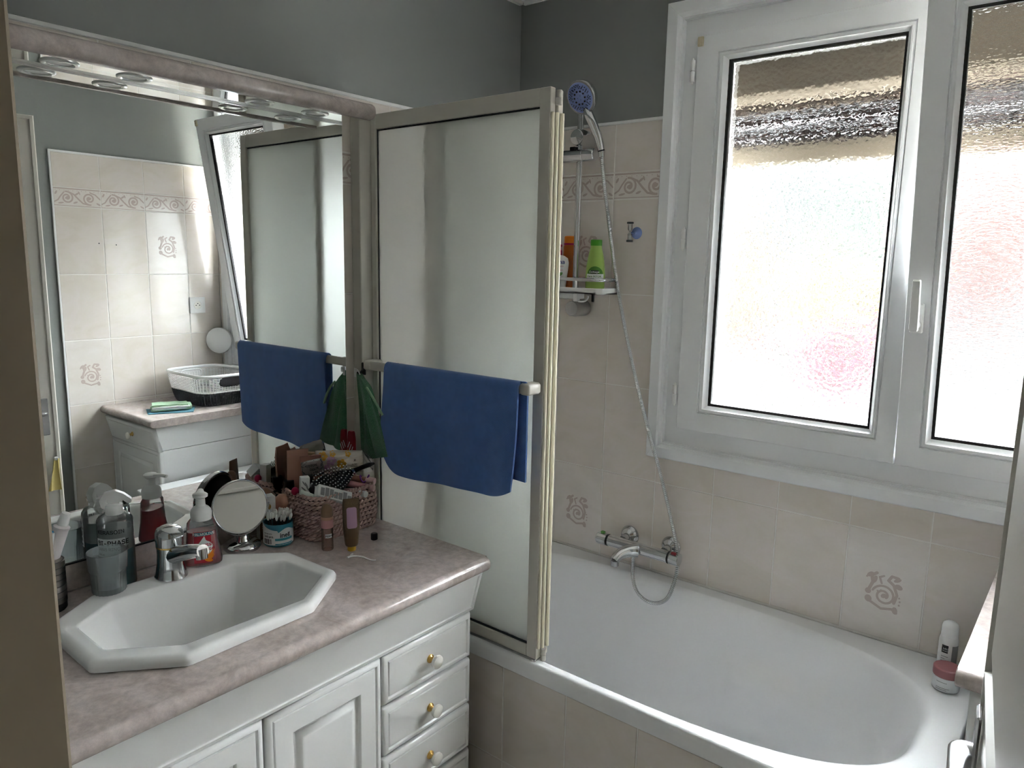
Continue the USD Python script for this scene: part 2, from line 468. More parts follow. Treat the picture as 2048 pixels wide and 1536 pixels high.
def leaf(x, y, l, w, deg):
    return affinity.translate(affinity.rotate(affinity.scale(Point(0, 0).buffer(1, 6), l, w), deg, origin=(0, 0)), x, y)

def frieze_shape():
    g = [LineString(spiral((.056, .040), .027, .006, 1.5, PI * .55, -1)).buffer(.0034, 4),
         LineString(spiral((.150, .040), .027, .006, 1.5, PI * 1.55, -1)).buffer(.0034, 4),
         LineString([(.004, .020), (.018, .028), (.030, .046), (.045, .064)]).buffer(.0028, 4),
         LineString([(.060, .066), (.085, .056), (.103, .036), (.122, .018), (.148, .013)]).buffer(.0033, 4),
         LineString([(.155, .067), (.176, .060), (.196, .040)]).buffer(.0028, 4),
         leaf(.056, .040, .009, .0055, 30), leaf(.150, .040, .009, .0055, 210), leaf(.098, .058, .011, .004, 35), leaf(.108, .063, .008, .003, 110),
         leaf(.090, .020, .010, .004, 200), leaf(.012, .060, .009, .004, 60), leaf(.188, .018, .010, .004, -30), leaf(.030, .016, .012, .0035, 10),
         sbox(.001, .0765, .199, .0815), sbox(.001, .004, .199, .0065)]
    g += [Point(x, .0715).buffer(.0016, 3) for x in np.arange(.01, .199, .018)]
    return unary_union(g).intersection(sbox(.0025, .0025, .1975, .0825)).simplify(.0003)

def crest_shape():
    g = [LineString(spiral((.004, -.016), .030, .008, 1.55, PI * .9, -1)).buffer(.0030, 4), leaf(.004, -.016, .008, .006, 40),
         LineString([(-.034, -.006), (-.026, .016), (-.030, .034), (-.018, .044)]).buffer(.0042, 4), leaf(-.034, .036, .010, .006, 40), leaf(-.022, .024, .012, .006, 70),
         LineString([(.030, -.030), (.036, -.006), (.026, .020), (.012, .030), (.020, .044), (.036, .042)]).buffer(.0038, 4), leaf(.038, .018, .010, .007, -20), leaf(.034, .036, .010, .005, 30),
         LineString([(-.004, .018), (-.010, .034), (.000, .040)]).buffer(.0028, 4), leaf(-.036, -.012, .008, .008, 0), leaf(-.034, -.034, .009, .010, 20),
         LineString([(-.030, -.040), (.000, -.054), (.026, -.048), (.038, -.056)]).buffer(.0034, 4), leaf(.034, -.050, .007, .010, 10)]
    g += [Point(x, y).buffer(.0026, 3) for x, y in ((.042, -.012), (.044, -.022), (.043, -.032), (-.042, .028), (-.012, -.006), (-.004, -.002), (.006, -.003))]
    return unary_union(g).simplify(.0003)

FRIEZE = extrude(frieze_shape(), .0004)
CREST = extrude(crest_shape(), .0004)

def lay_tiles(parent, cols, rows, O, U, Wn, hole=None, keep=None, crests=(), depth=.007, frieze=True):
    """tiles between the joints; O origin of u on the finished face, U along the wall, Wn out of the wall"""
    for ci, (u0, u1) in enumerate(cols):
        for ri, (z0, z1) in enumerate(rows):
            if keep and not keep(u0, u1, z0, z1):
                continue
            a0, a1, b0, b1 = u0 + J, u1 - J, z0 + J, z1 - J
            isf = frieze and ri == 1
            r = sbox(a0, b0, a1, b1)
            clip = hole is not None and r.intersects(hole)
            if clip:
                r = r.difference(hole)
                if r.area < 4e-4:
                    continue
                m = extrude(r, depth)
            else:
                m = cbox((a0, b0, 0), (a1, b1, depth), .0012)
            m = place(m, np.asarray(O) - depth * np.asarray(Wn, float), U, (0, 0, 1), Wn)
            crest = (ci, ri) in crests
            t = part(parent, 'frieze_tile' if isf else 'tile', m, 'tile_print' if (crest or isf) else 'tile', smooth=False,
                     label='tile printed with a mauve crest' if crest else None)
            if isf and not (clip and r.area < .004):
                f = FRIEZE
                if clip or u1 - u0 < .19:
                    q = frieze_shape()
                    q = affinity.translate(q, (u0 if u0 > -.05 or True else 0), z0).intersection(r)
                    if q.is_empty:
                        continue
                    f = extrude(q, .0004)
                    f = place(f, np.asarray(O), U, (0, 0, 1), Wn)
                else:
                    f = place(f, np.asarray(O) + u0 * np.asarray(U, float) + np.array([0, 0, z0]), U, (0, 0, 1), Wn)
                part(t, 'scroll_motif', f, 'print_mauve', smooth=False)
            if crest:
                part(t, 'crest_motif', place(CREST, np.asarray(O) + (u0 + u1) / 2 * np.asarray(U, float) + np.array([0, 0, (z0 + z1) / 2 - .01]), U, (0, 0, 1), Wn), 'print_mauve', smooth=False)

def bx(*a):
    return trimesh.creation.box(bounds=[(a[0], a[2], a[4]), (a[1], a[3], a[5])])

single('floor', bx(-.15, W + .15, -3.7, .3, -.10, 0), 'floor_tile', None, None, kind='structure', smooth=False)
single('ceiling', bx(-.15, W + .15, -3.7, .3, H, H + .10), 'paint_white', None, None, kind='structure', smooth=False)
# cornice strips where the ceiling meets the walls
c = thing('trim_1', kind='structure')
part(c, 'cornice', cat(bx(-.006, .010, YN, -.006, H - .012, H), bx(.010, W, -.004, .006, H - .012, H)), 'paint_white', smooth=False)

# left wall (mirror wall)
w_ = thing('wall_left', kind='structure')
part(w_, 'plaster', bx(-.12, -.006, YN - .1, .3, 0, H), 'paint_grey', smooth=False)
part(w_, 'grout', bx(-.006, -.0012, YN, 0, 0, ZT), 'grout', smooth=False)
lcols = [(-.2 * (k + 1), -.2 * k) for k in range(9)] + [(YN, -1.8)]
lay_tiles(w_, lcols, ROWS[:6], (0, 0, 0), (0, 1, 0), (1, 0, 0), keep=lambda a, b, c, d: (b > -.85 or d > 1.95) and d > .60)
# window wall
WX0, WX1, WZ0, WZ1 = .562, 2.008, .953, 2.329        # casing outside
OX0, OX1, OZ0, OZ1 = .600, 1.970, .992, 2.290        # opening
w_ = thing('wall_window', kind='structure')
for q in (bx(-.12, OX0, .006, .30, 0, H), bx(OX1, W + .12, .006, .30, 0, H), bx(OX0, OX1, .006, .30, 0, OZ0), bx(OX0, OX1, .006, .30, OZ1, H)):
    part(w_, 'plaster', q, 'paint_grey', smooth=False)
part(w_, 'grout', cat(bx(0, OX0, .0012, .006, 0, ZT), bx(OX1, W, .0012, .006, 0, ZT), bx(OX0, OX1, .0012, .006, 0, OZ0)), 'grout', smooth=False)
wcols = [(max(0, -.0055 + .2 * k), min(W, .1945 + .2 * k)) for k in range(11)]
lay_tiles(w_, wcols, ROWS[:6], (0, 0, 0), (1, 0, 0), (0, -1, 0), hole=sbox(WX0 + .006, WZ0 + .006, WX1 - .006, WZ1 - .006), keep=lambda a, b, c, d: d > .60, crests=((1, 5), (6, 5), (1, 2)))
# right wall
w_ = thing('wall_right', kind='structure')
part(w_, 'plaster', bx(W + .006, W + .12, YN - .1, .3, 0, H), 'paint_grey', smooth=False)
part(w_, 'grout', bx(W + .0012, W + .006, -.7707, 0, 0, ZT), 'grout', smooth=False)
rcols = [(-.7707 + .2 * k, min(0, -.5707 + .2 * k)) for k in range(4)]
lay_tiles(w_, rcols, ROWS, (W, 0, 0), (0, 1, 0), (-1, 0, 0), crests=((2, 2), (0, 4)))
t = thing('trim_2', kind='structure')                 # white edging strips above the tiling
part(t, 'edging', cbox((-.006, YN, ZT), (.0035, 0, ZT + .009), .001), 'plastic_white')
part(t, 'edging', cat(cbox((.0, -.0035, ZT), (WX0 + .004, .006, ZT + .009), .001), cbox((WX1 - .004, -.0035, ZT), (W, .006, ZT + .009), .001)), 'plastic_white')
part(t, 'edging', cat(cbox((W - .0035, -.779, ZT), (W + .006, 0, ZT + .009), .001), cbox((W - .0035, -.779, 0), (W + .006, -.7707, ZT), .001)), 'plastic_white')
# near wall with the doorway the photograph is taken through
DX0, DX1, DZ = .879, 1.735, 2.085
w_ = thing('wall_near', kind='structure')
for q in (bx(-.12, DX0 - .03, YN - .1, YN, 0, H), bx(DX1 + .03, W + .12, YN - .1, YN, 0, H), bx(DX0 - .03, DX1 + .03, YN - .1, YN, DZ + .03, H)):
    part(w_, 'plaster', q, 'paint_grey', smooth=False)
# door lining with its rebate
t = thing('trim_3', kind='structure')
part(t, 'door_lining', cbox((DX0 - .03, YN - .068, 0), (DX0, YN + .006, DZ), .004), 'lining_paint', label='left door lining, rebated edge')
part(t, 'door_lining', cbox((DX0 - .03, YN - .12, 0), (DX0 + .013, YN - .068, DZ), .004), 'lining_paint')
part(t, 'door_lining', cbox((DX1, YN - .12, 0), (DX1 + .03, YN + .006, DZ), .004), 'lining_paint')
part(t, 'door_lining', cbox((DX0 - .03, YN - .12, DZ), (DX1 + .03, YN + .006, DZ + .03), .004), 'lining_paint')
# the passage behind the camera
w_ = thing('wall_passage', kind='structure')
for q in (bx(.2, .3, -3.7, YN - .1, 0, H), bx(2.6, 2.7, -3.7, YN - .1, 0, H), bx(.2, 2.7, -3.7, -3.6, 0, H), bx(W + .1, 2.7, YN - .11, YN - .1, 0, H), bx(W + .15, 2.7, -3.7, YN - .1, H, H + .1), bx(W + .15, 2.7, -3.7, YN - .1, -.1, 0)):
    part(w_, 'plaster', q, 'hall_paint', smooth=False)

# ---------------------------------------------------------------- open door leaf on the right
E_, H_ = np.array([1.6175, -.972]), np.array([1.727, -1.855])
d_ = (H_ - E_) / np.linalg.norm(H_ - E_); LW = np.linalg.norm(H_ - E_)
nrm = np.array([d_[1], -d_[0]]);  nrm = nrm if nrm[0] < 0 else -nrm          # face towards the mirror wall
dO, dU, dW = (E_[0], E_[1], .008), (d_[0], d_[1], 0), (nrm[0], nrm[1], 0)
d1 = thing('door_1', kind='structure', loc=(H_[0], H_[1], 0))
part(d1, 'leaf', place(panel(0, LW, 0, 2.072, [(0, -.040), (.003, -.042), (.003, 0), (.007, .004), (.018, .004), (.020, 0)]), dO, dU, (0, 0, 1), dW), 'door_paint')
for z0, z1 in ((.16, .86), (1.06, 1.95)):
    part(d1, 'raised_panel', place(panel(.11, LW - .11, z0, z1, [(0, -.001), (.004, .009), (.014, .010), (.020, .001), (.040, .001), (.060, .008), (.066, .008)]), dO, dU, (0, 0, 1), dW), 'door_paint')
hz = .925
part(d1, 'handle', cat(place(tube(spline([(.055, hz, .004), (.055, hz, .014), (.057, hz, .020), (.068, hz, .0225), (.10, hz, .023), (.150, hz, .0225)], 30), np.linspace(.010, .0085, 30), 14, sy=1.5), dO, dU, (0, 0, 1), dW),
     place(cbox((.035, hz - .09, .003), (.075, hz + .06, .009), .003), dO, dU, (0, 0, 1), dW)), 'steel', label='satin steel lever handle')
yc = thing('cleaning_cloth', 'small yellow cloth hung on the open door, at the lower left of the wall mirror', 'cloth', (E_[0], E_[1], .60))
part(yc, 'cloth', place(cat([surf(np.array([[(.012 + .050 * u * (.35 + .65 * v) + .004 * math.sin(9 * u + 3 * v), .735 - .13 * v, s * .002 + .012 + .003 * math.sin(7 * u + 2 * v)) for u in np.linspace(0, 1, 10)] for v in np.linspace(0, 1, 14)])) for s in (-1, 1)]), dO, dU, (0, 0, 1), dW), 'yellow_cloth', smooth=60)
part(yc, 'hook', place(cbox((.016, .728, .0045), (.030, .742, .014), .002), dO, dU, (0, 0, 1), dW), 'plastic_white')

# ---------------------------------------------------------------- window
w1 = thing('window_1', kind='structure', loc=((OX0 + OX1) / 2, 0, OZ0))
def wpl(m):   # u = x, v = z, height = towards the room
    return place(m, (0, 0, 0), (1, 0, 0), (0, 0, 1), (0, -1, 0))
CAS = [(0, -.004), (0, .010), (.003, .013), (.034, .013), (.040, .009), (.043, -.006), (.043, -.012), (.0, -.012)]
for k in range(4):      # four mitred casing boards
    a = [(WX0, WZ0), (WX1, WZ0), (WX1, WZ1), (WX0, WZ1)]
    inn = [(WX0 + 1, WZ0 + 1), (WX1 - 1, WZ0 + 1), (WX1 - 1, WZ1 - 1), (WX0 + 1, WZ1 - 1)]
    p, q = np.array(a[k]), np.array(a[(k + 1) % 4]); pi_, qi = np.array(inn[k]) - p, np.array(inn[(k + 1) % 4]) - q
    tdir = (q - p) / np.linalg.norm(q - p) * .0006
    rows = [[(*(p + pi_ * t + tdir), h), (*(q + qi * t - tdir), h)] for t, h in CAS]
    P = np.array(rows).transpose(1, 0, 2)
    part(w1, 'casing', wpl(solid(P)), 'pvc', smooth=False)
# fixed frame
part(w1, 'frame', wpl(panel(OX0, OX1, OZ0, OZ1, [(0, -.075), (0, -.006), (.004, -.004), (.010, -.004), (.012, -.016), (.062, -.016), (.075, -.018), (.075, -.075)], cap=False, ring=True)), 'pvc')
def sash(x0, x1, z0, z1, g, tilt, hand):
    """opening light; g = glass rectangle"""
    w = ((g[0] - x0) / .1, (x1 - g[1]) / .1, (g[2] - z0) / .1, (z1 - g[3]) / .1)
    def tr(m):
        m = wpl(m)
        return rotm(m, tilt, (1, 0, 0), (0, .01, z0)) if tilt else m
    S = [(0, -.060), (0, -.002), (.002, 0), (.066, 0), (.068, -.005), (.073, -.001), (.080, -.001), (.084, -.006), (.092, -.013), (.096, -.015), (.096, -.060)]
    sp = part(w1, 'sash', tr(panel(x0, x1, z0, z1, S, w, cap=False, ring=True)), 'pvc', label='tilted-in opening light' if tilt else None)
    part(sp, 'glazing_bead', tr(panel(x0, x1, z0, z1, [(.078, -.004), (.079, .001), (.083, .001), (.085, -.003), (.090, -.008), (.0955, -.012), (.0955, -.02)], w, cap=False, ring=True)), 'pvc_bead')
    part(sp, 'gasket', tr(panel(x0, x1, z0, z1, [(.094, -.017), (.095, -.013), (.104, -.015), (.104, -.030), (.094, -.030)], w, cap=False, ring=True)), 'rubber')
    part(w1, 'pane', tr(bx(g[0] - .004, g[1] + .004, g[2] - .004, g[3] + .004, -.026, -.021).apply_transform(np.eye(4))), 'hammered_glass', smooth=False, label='hammered obscure glass')
    return sp, tr
s1, _ = sash(.658, 1.286, 1.058, 2.225, (.758, 1.215, 1.144, 2.147), 0, 'l')
s2, tr2 = sash(1.290, 1.914, 1.058, 2.225, (1.372, 1.828, 1.144, 2.147), 8.3, 'r')
part(s2, 'handle', tr2(cat(cbox((1.303, 1.418, 0), (1.333, 1.492, .010), .003), place(tube([(1.318, 1.440, .008), (1.318, 1.440, .040)], .010, 14)),
     place(solid(np.array([[(1.318 + x * k, z, .036 + y * k2) for x, y in ((-.011, 0), (-.009, .008), (0, .011), (.009, .008), (.011, 0), (0, -.004))] for z, k, k2 in ((1.430, .85, .8), (1.434, 1, 1), (1.46, 1, 1), (1.50, .95, .95), (1.553, .85, .9), (1.556, .7, .6))]))))), 'plastic_white', label='white lever handle turned up')
for z in (2.128, 1.645, 1.166):
    part(w1, 'hinge', cat(tube([(.650, -.006, z - .030), (.650, -.006, z - .001)], .0068, 14), tube([(.650, -.006, z + .001), (.650, -.006, z + .030)], .0068, 14), tube([(.650, -.006, z - .036), (.650, -.006, z + .036)], .003, 8)), 'plastic_white')
def stay(tr, x, m):
    return tr(cat(cbox((x - .009, 2.195, -.002), (x + .009, 2.222, .006), .002), cbox((x - .002, 2.199, .004), (x + .002, 2.219, .008), .001)))
part(w1, 'corner_cap', stay(wpl, .669, 0), 'pvc_yellowed', label='yellowed hinge cap')
part(w1, 'corner_cap', stay(tr2, 1.903, 0), 'pvc_yellowed', label='yellowed hinge cap')

# ---------------------------------------------------------------- outside the window
sh = thing('roller_shutter', 'brown slatted roller shutter let down a short way outside the hammered glass', 'shutter', (1.285, .21, 1.86))
for k in range(3):
    z = 2.018 - .0415 * k
    prof = [(0, 0), (-.004, .004), (-.007, .014), (-.006, .026), (-.001, .036), (.004, .036), (.003, .026), (.002, .012), (.004, 0)]
    part(sh, 'slat', solid(np.array([[(x, .215 + a, z + b) for a, b in prof] for x in (.60, 1.97)])), 'shutter_brown')
part(sh, 'bottom_bar', cbox((.60, .200, 1.872), (1.97, .222, 1.932), .003), 'bar_beige', label='pale bottom bar')
part(sh, 'housing', cbox((.602, .10, 2.062), (1.968, .29, 2.286), .003), 'shaded_beige', label='shutter box, its shade put into the beige')
single('ground', bx(-14, 16, .32, 3.3, -.45, -.35), 'bounce_paving', None, None, kind='structure', smooth=False)  # pale paving added to bounce daylight up to ceiling and walls
single('lawn', bx(-14, 16, 3.3, 22, -.45, -.36), 'lawn', 'added near-black strip of garden that dims the view, blurred along the bottom of the panes', 'added_grass', kind='stuff', smooth=False)  # added strip, near-black to hold down brightness in the panes
hx, hz_ = np.meshgrid(np.linspace(-12, 12, 150), np.linspace(0, 1, 40), indexing='ij')
hn_ = meshkit.fbm(np.stack([hx * 1.7, hz_ * 6, hx * 0], -1), 4, 4)
single('hedge', surf(np.stack([hx, 10.6 - .9 * hn_ + .5 * hz_ ** 3, -.36 + (4.7 + .8 * meshkit.fbm(np.stack([hx * .7, hx * 0, hx * 0], -1), 3, 6)) * hz_], -1)), 'hedge', 'added near-black greenery dimming the panes, blurred to a pale field by the hammered glass', 'hedge', smooth=60)  # added planting, near-black so the panes stay below white
def bush(name, label, c, r, h, leafmat, petal=None, npet=0, n=900, seed=1):
    g = np.random.default_rng(seed)
    t = thing(name, label, 'bush', (c[0], c[1], -.35))
    def blades(n, s, R, lo=0.0):
        d = g.normal(size=(n, 3)); d /= np.linalg.norm(d, axis=1)[:, None]
        p = d * (g.uniform(.55, 1, (n, 1)) if lo == 0 else 1.0) * R + [c[0], c[1], c[2]]
        a = g.normal(size=(n, 3)); a /= np.linalg.norm(a, axis=1)[:, None]
        b = np.cross(a, g.normal(size=(n, 3))); b /= np.linalg.norm(b, axis=1)[:, None]
        k = g.uniform(.6, 1.3, (n, 1)) * s
        v = np.stack([p - a * k, p + b * k * .5, p + a * k, p - b * k * .5], 1).reshape(-1, 3)
        i = np.arange(n)[:, None] * 4
        return tm(v, np.vstack([i + [0, 1, 2], i + [0, 2, 3]]))
    R = np.array([r, r, h])
    part(t, 'foliage', blades(n, .09, R), leafmat, smooth=False, kind='stuff')
    part(t, 'stem', tube([(c[0], c[1], -.35), (c[0], c[1], c[2])], .03, 8), 'bud_stick')
    if petal:
        part(t, 'blossom', blades(npet, .09, R * 1.02, 1), petal, smooth=False, kind='stuff')
bush('flowering_bush', 'tall bush dotted with yellow flowers, a yellow blur low in the left pane', (-.46, 6.2, 1.18), .38, .44, 'foliage_pale', 'petal_yellow', 260, 500, 2)
bush('flowering_bush', 'low bush of pink flowers, a pink blur under the yellow one in the left pane', (-.07, 4.6, .86), .34, .28, 'foliage_pale', 'petal_pink', 200, 500, 3)
bush('flowering_bush', 'orange-pink flowering bush at the left edge of the left pane', (-1.30, 5.2, 1.35), .25, .75, 'foliage_pale', 'petal_orange', 300, 400, 4)
bush('green_bush', 'upright green bush seen as a grey-green blur in the left pane', (-.78, 7.2, 1.76), .38, .9, 'foliage', None, 0, 900, 5)
bush('green_bush', 'low green bush blurred in the lower left corner of the left pane', (-1.85, 7.2, .12), .50, .42, 'foliage_pale', None, 0, 700, 6)
bush('flowering_bush', 'large red flowering bush blurred in the upper right pane', (.72, 6.6, 1.95), .50, .62, 'foliage_pale', 'petal_red', 520, 400, 7)

# ================================================================ VANITY
ZC = .850                                # worktop
XM = .020                                # mirror face
VY0, VY1 = -1.855, -.812
FX = .525                                # face of doors and drawers
v = thing('vanity_cabinet', 'white lacquered vanity cabinet with framed doors and a stack of drawers under the washbasin', 'cabinet', (.29, -1.33, 0))
part(v, 'carcass', cat(bx(.03, FX - .021, VY1 - .018, VY1, .10, .812), bx(.03, FX - .021, VY0, VY0 + .018, .10, .812), bx(.03, FX - .021, VY0, VY1, .10, .118), bx(.03, .038, VY0, VY1, .10, .812), bx(.04, FX - .021, -1.117, -1.101, .10, .70), bx(.06, FX - .06, VY0 + .02, VY1 - .03, 0, .10), bx(FX - .025, FX - .021, -1.80, VY1 - .02, .688, .704)), 'lacquer_side', smooth=False)
DR = [(0, -.001), (0, .012), (.003, .017), (.009, .020), (.013, .0195), (.0165, .015), (.0185, .0185), (.024, .0190)]
def front(parent, name, y0, y1, z0, z1, prof, O=None):
    # u = y, v = z, height = +x
    return part(parent, name, place(panel(y0, y1, z0, z1, prof), (FX - .020, 0, 0), (0, 1, 0), (0, 0, 1), (1, 0, 0)), 'lacquer', smooth=40)
def knob_at(parent, P, D, s=1.0):
    """brass stem and white oval knob; D = outward direction"""
    D = np.array(D, float); up_ = np.array([0, 0, 1.0]); s_ = np.cross(up_, D)
    st = place(rlathe([(0, 0), (.0105, 0), (.0105, .003), (.006, .006), (.0055, .014), (.008, .018), (0, .018)], .001, n=24), P, s_, up_, D)
    kn = place(lathe([(0, .016), (.009, .0165), (.0150, .0195), (.0168, .024), (.0155, .0285), (.009, .0315), (0, .032)], n=28), P, s_, up_, D)
    k = part(parent, 'knob', st, 'gold', label='brass knob with an oval white cap')
    return st, kn
for k in range(4):
    z0 = .5755 - .1265 * k
    d = front(v, 'drawer', -1.1045, -.8125, z0, z0 + .119, DR)
    st, kn = knob_at(d, (FX - .001, -.9585, z0 + .056), (1, 0, 0))
    part(d, 'knob_cap', kn, 'knob_white')
DOOR = DR[:-1] + [(.024, .0190), (.058, .0190), (.060, .0175), (.062, .011), (.066, .0095), (.071, .0105), (.080, .0185), (.086, .0190)]
for y0, y1 in ((-1.3995, -1.1095), (-1.6985, -1.4045)):
    front(v, 'door', y0, y1, .125, .696, DOOR)
front(v, 'end_panel', VY0, -1.7035, .125, .696, DR)
# sloping fascia under the worktop
fa, fb = np.array([FX - .003, .6995]), np.array([.5525, .8125])
fd = (fb - fa); FL = np.linalg.norm(fd); fd /= FL
part(v, 'fascia', place(panel(VY0, VY1 + .008, 0, FL, [(0, -.018), (0, .0), (.003, .003), (.011, .003), (.0125, .0), (.016, -.001)]), (fa[0], 0, fa[1]), (0, 1, 0), (fd[0], 0, fd[1]), (fd[1], 0, -fd[0])), 'lacquer', smooth=25, label='plain sloping fascia board')

# washbasin outline (elongated octagon)
OCT = Polygon([(.116, -1.243), (.222, -1.131), (.394, -1.126), (.492, -1.262), (.497, -1.530), (.392, -1.652), (.190, -1.648), (.116, -1.540)])
INN = Polygon([(.186, -1.258), (.252, -1.166), (.384, -1.160), (.455, -1.262), (.447, -1.512), (.358, -1.613), (.232, -1.610), (.174, -1.522)])
rnd = lambda p, r: p.buffer(-r).buffer(r, 6)
OCT_, INN_ = rnd(OCT, .012), rnd(INN, .010)
top = sbox(XM, VY0, .5605, -.800).difference(INN_.buffer(.012))
tp = [extrude(top, .035)]
tp[0].apply_translation([0, 0, .815])
hb = np.linspace(-PI / 2, PI / 2, 14)
tp.append(solid(np.array([[(.5595, y, .815)] + [(.5605 + (.0175 - e) * math.cos(a), y, .8325 + (.0175 - e) * math.sin(a)) for a in hb] + [(.5595, y, .85)] for y, e in ((VY0, 0), (-.806, 0), (-.8025, .0015), (-.800, .005))])))
single('worktop', tp, 'laminate', 'pink-beige marbled laminate worktop with rounded front edge carrying the white washbasin', 'worktop')
single('backsplash', cbox((.0005, VY0, .8505), (.0185, -.800, .9105), .0012), 'laminate', 'low marbled upstand between worktop and wall mirror', 'backsplash')
b = thing('washbasin', 'white ceramic octagonal drop-in washbasin set in the marbled worktop', 'sink', (.306, -1.39, .85))
bc = np.array([.312, -1.388]); NB = 200
inn = lambda s, z, poly=INN_: poly_ring(affinity.scale(poly, s, s, origin=tuple(bc)), NB, bc, z)
rings = [poly_ring(OCT_.buffer(d), NB, bc, z) for d, z in ((-.003, .8502), (-.0005, .852), (.000, .860), (-.001, .8650), (-.0035, .8695), (-.0075, .8720), (-.012, .8726), (-.018, .8724))]
rings += [poly_ring(INN_.buffer(d, 4), NB, bc, z) for d, z in ((.014, .8704), (.005, .8698), (.0015, .8686), (-.001, .8655), (-.0025, .860), (-.0075, .835))]
rings += [inn(s, z, INN_.buffer(-.0075)) for s, z in ((.93, .800), (.86, .765), (.79, .742), (.68, .732), (.45, .727), (.13, .724))]
bowl = surf(np.array(rings), cv=True, cap1=True)
under = [poly_ring(INN_.buffer(d, 4), NB, bc, z) for d, z in ((.010, .8502), (.008, .83))] + [inn(s, z, INN_) for s, z in ((1.0, .79), (.9, .735), (.75, .722), (.2, .715))]
part(b, 'bowl', [bowl, surf(np.array(under), cv=True, cap1=True)], 'ceramic', smooth=40)
part(b, 'drain', rlathe([(0, .724), (.030, .724), (.032, .727), (.024, .729), (.022, .7265), (0, .7265)], .001, c=(bc[0], bc[1], 0)), 'chrome')

# basin mixer tap
f = thing('basin_mixer', 'chrome single-lever mixer tap with gold line at the back of the white washbasin', 'tap', (.146, -1.383, .8725))
fc = np.array([.146, -1.383])
body = lathe([(0, .8720), (.0335, .8720), (.0335, .874), (.031, .880), (.0275, .900), (.0262, .925), (.0268, .940), (0, .940)], c=(*fc, 0), sx=1.12)
sp = spline([(fc[0], fc[1], .916), (fc[0] + .05, fc[1], .936), (fc[0] + .10, fc[1], .954), (fc[0] + .142, fc[1], .966)], 20)
spout = tube(sp, np.linspace(.020, .0135, 20), 18)
part(f, 'body', [body, spout, tube([(fc[0] + .134, fc[1], .968), (fc[0] + .138, fc[1], .948)], .012, 18)], 'chrome', smooth=50)
part(f, 'collar', rlathe([(0, .9395), (.0275, .9395), (.0278, .9435), (0, .9435)], .0006, c=(*fc, 0)), 'gold', label='thin gold ring')
cap_ = lathe([(0, .9435), (.0282, .9437), (.0290, .962), (.0285, .972), (.0245, .981), (.015, .986), (0, .988)], c=(*fc, 0))
lev = solid(np.array([[(fc[0] + x, fc[1] + yy * w, z + zz * t) for yy, zz in ((-1, 0), (-.7, .7), (0, 1), (.7, .7), (1, 0), (0, -.5))] for x, z, w, t in ((-.01, .982, .020, .005), (.015, .983, .020, .005), (.032, .981, .016, .004), (.044, .977, .012, .003), (.050, .974, .008, .002))]))
part(f, 'lever', [cap_, lev], 'chrome', smooth=60)

# ---------------------------------------------------------------- wall mirror with its pelmet of spotlights
m = thing('wall_mirror', 'large frameless wall mirror over the worktop', 'mirror', (XM, -1.33, .912))
part(m, 'mirror_glass', bx(.0005, XM, VY0 + .002, -.792, .9115, 1.921), 'mirror', smooth=False)
part(m, 'lower_edge', bx(.001, XM + .003, VY0 + .002, -.792, .9107, .9145), 'plastic_black', smooth=False)
part(m, 'upper_rail', cat(bx(XM, XM + .003, VY0 + .002, -.792, 1.9205, 1.9248)), 'chrome_dull', smooth=False)
pz = 1.9250
p_ = thing('mirror_pelmet', 'marbled pelmet above the wall mirror with a glossy underside holding four round spotlights', 'light', (.08, -1.33, pz))
part(p_, 'soffit', bx(.0005, .132, VY0 + .002, -.792, pz, pz + .006), 'glossy_cream', smooth=False)
part(p_, 'top_board', bx(.0005, .134, VY0 + .002, -.792, pz + .006, pz + .034), 'lacquer_side', smooth=False)
hb2 = np.linspace(-PI / 2, PI / 2, 14)
part(p_, 'bullnose', solid(np.array([[(.1325, y, pz - .004)] + [(.142 + (.019 - e) * math.cos(a), y, pz + .0155 + (.0195 - e) * math.sin(a)) for a in hb2] + [(.1325, y, pz + .035)] for y, e in ((VY0 + .002, 0), (-.797, 0), (-.793, .0015), (-.790, .006))])), 'laminate', label='rounded marbled front')
for y in (-1.506, -1.366, -1.077, -.921):
    q = part(p_, 'spotlight', place(rlathe([(.0225, 0), (.0225, .0022), (.026, .0040), (.031, .0034), (.034, .0016), (.034, 0)], .0008, n=40), (.077, y, pz), (1, 0, 0), (0, -1, 0), (0, 0, -1)), 'steel_bright', label='round bright metal spotlight ring')
    part(q, 'lamp', place(lathe([(0, -.002), (.0222, -.002), (.0222, .0004), (.012, .0012), (0, .0014)], n=30), (.077, y, pz), (1, 0, 0), (0, -1, 0), (0, 0, -1)), 'plastic_white')

# ================================================================ BATH
RIM = .5626
BX, BY = 1.545, -.7235
t = thing('bathtub', 'white acrylic bathtub with rounded inside along the window wall', 'bathtub', (.78, -.36, 0))
NT = 220
bcx, bcy = .785, -.3735
def rect_ring(x0, x1, y0, y1, z, r=.012):
    return poly_ring(rnd(sbox(x0, y0, x1, y1), r), NT, (bcx, bcy), z)
def egg(sc, z, shift=0.0, sy=None, armrest=0.0):
    out = []
    for a in np.linspace(0, 2 * PI, NT, endpoint=False):
        ca, sa = math.cos(a), math.sin(a)
        ax, ay, n = (.700, .325, 3.0) if ca > 0 else (.705, .325, 3.3)
        ax *= sc; ay *= (sy or sc)
        r = (abs(ca / ax) ** n + abs(sa / ay) ** n) ** (-1 / n)
        x, y = bcx + shift + r * ca, bcy + r * sa
        if armrest and y > bcy:
            y -= armrest * (1 / (1 + math.exp(-(x - .93) / .012))) * (1 / (1 + math.exp((x - 1.26) / .03)))
            
        out.append((x, y, z))
    return np.array(out)
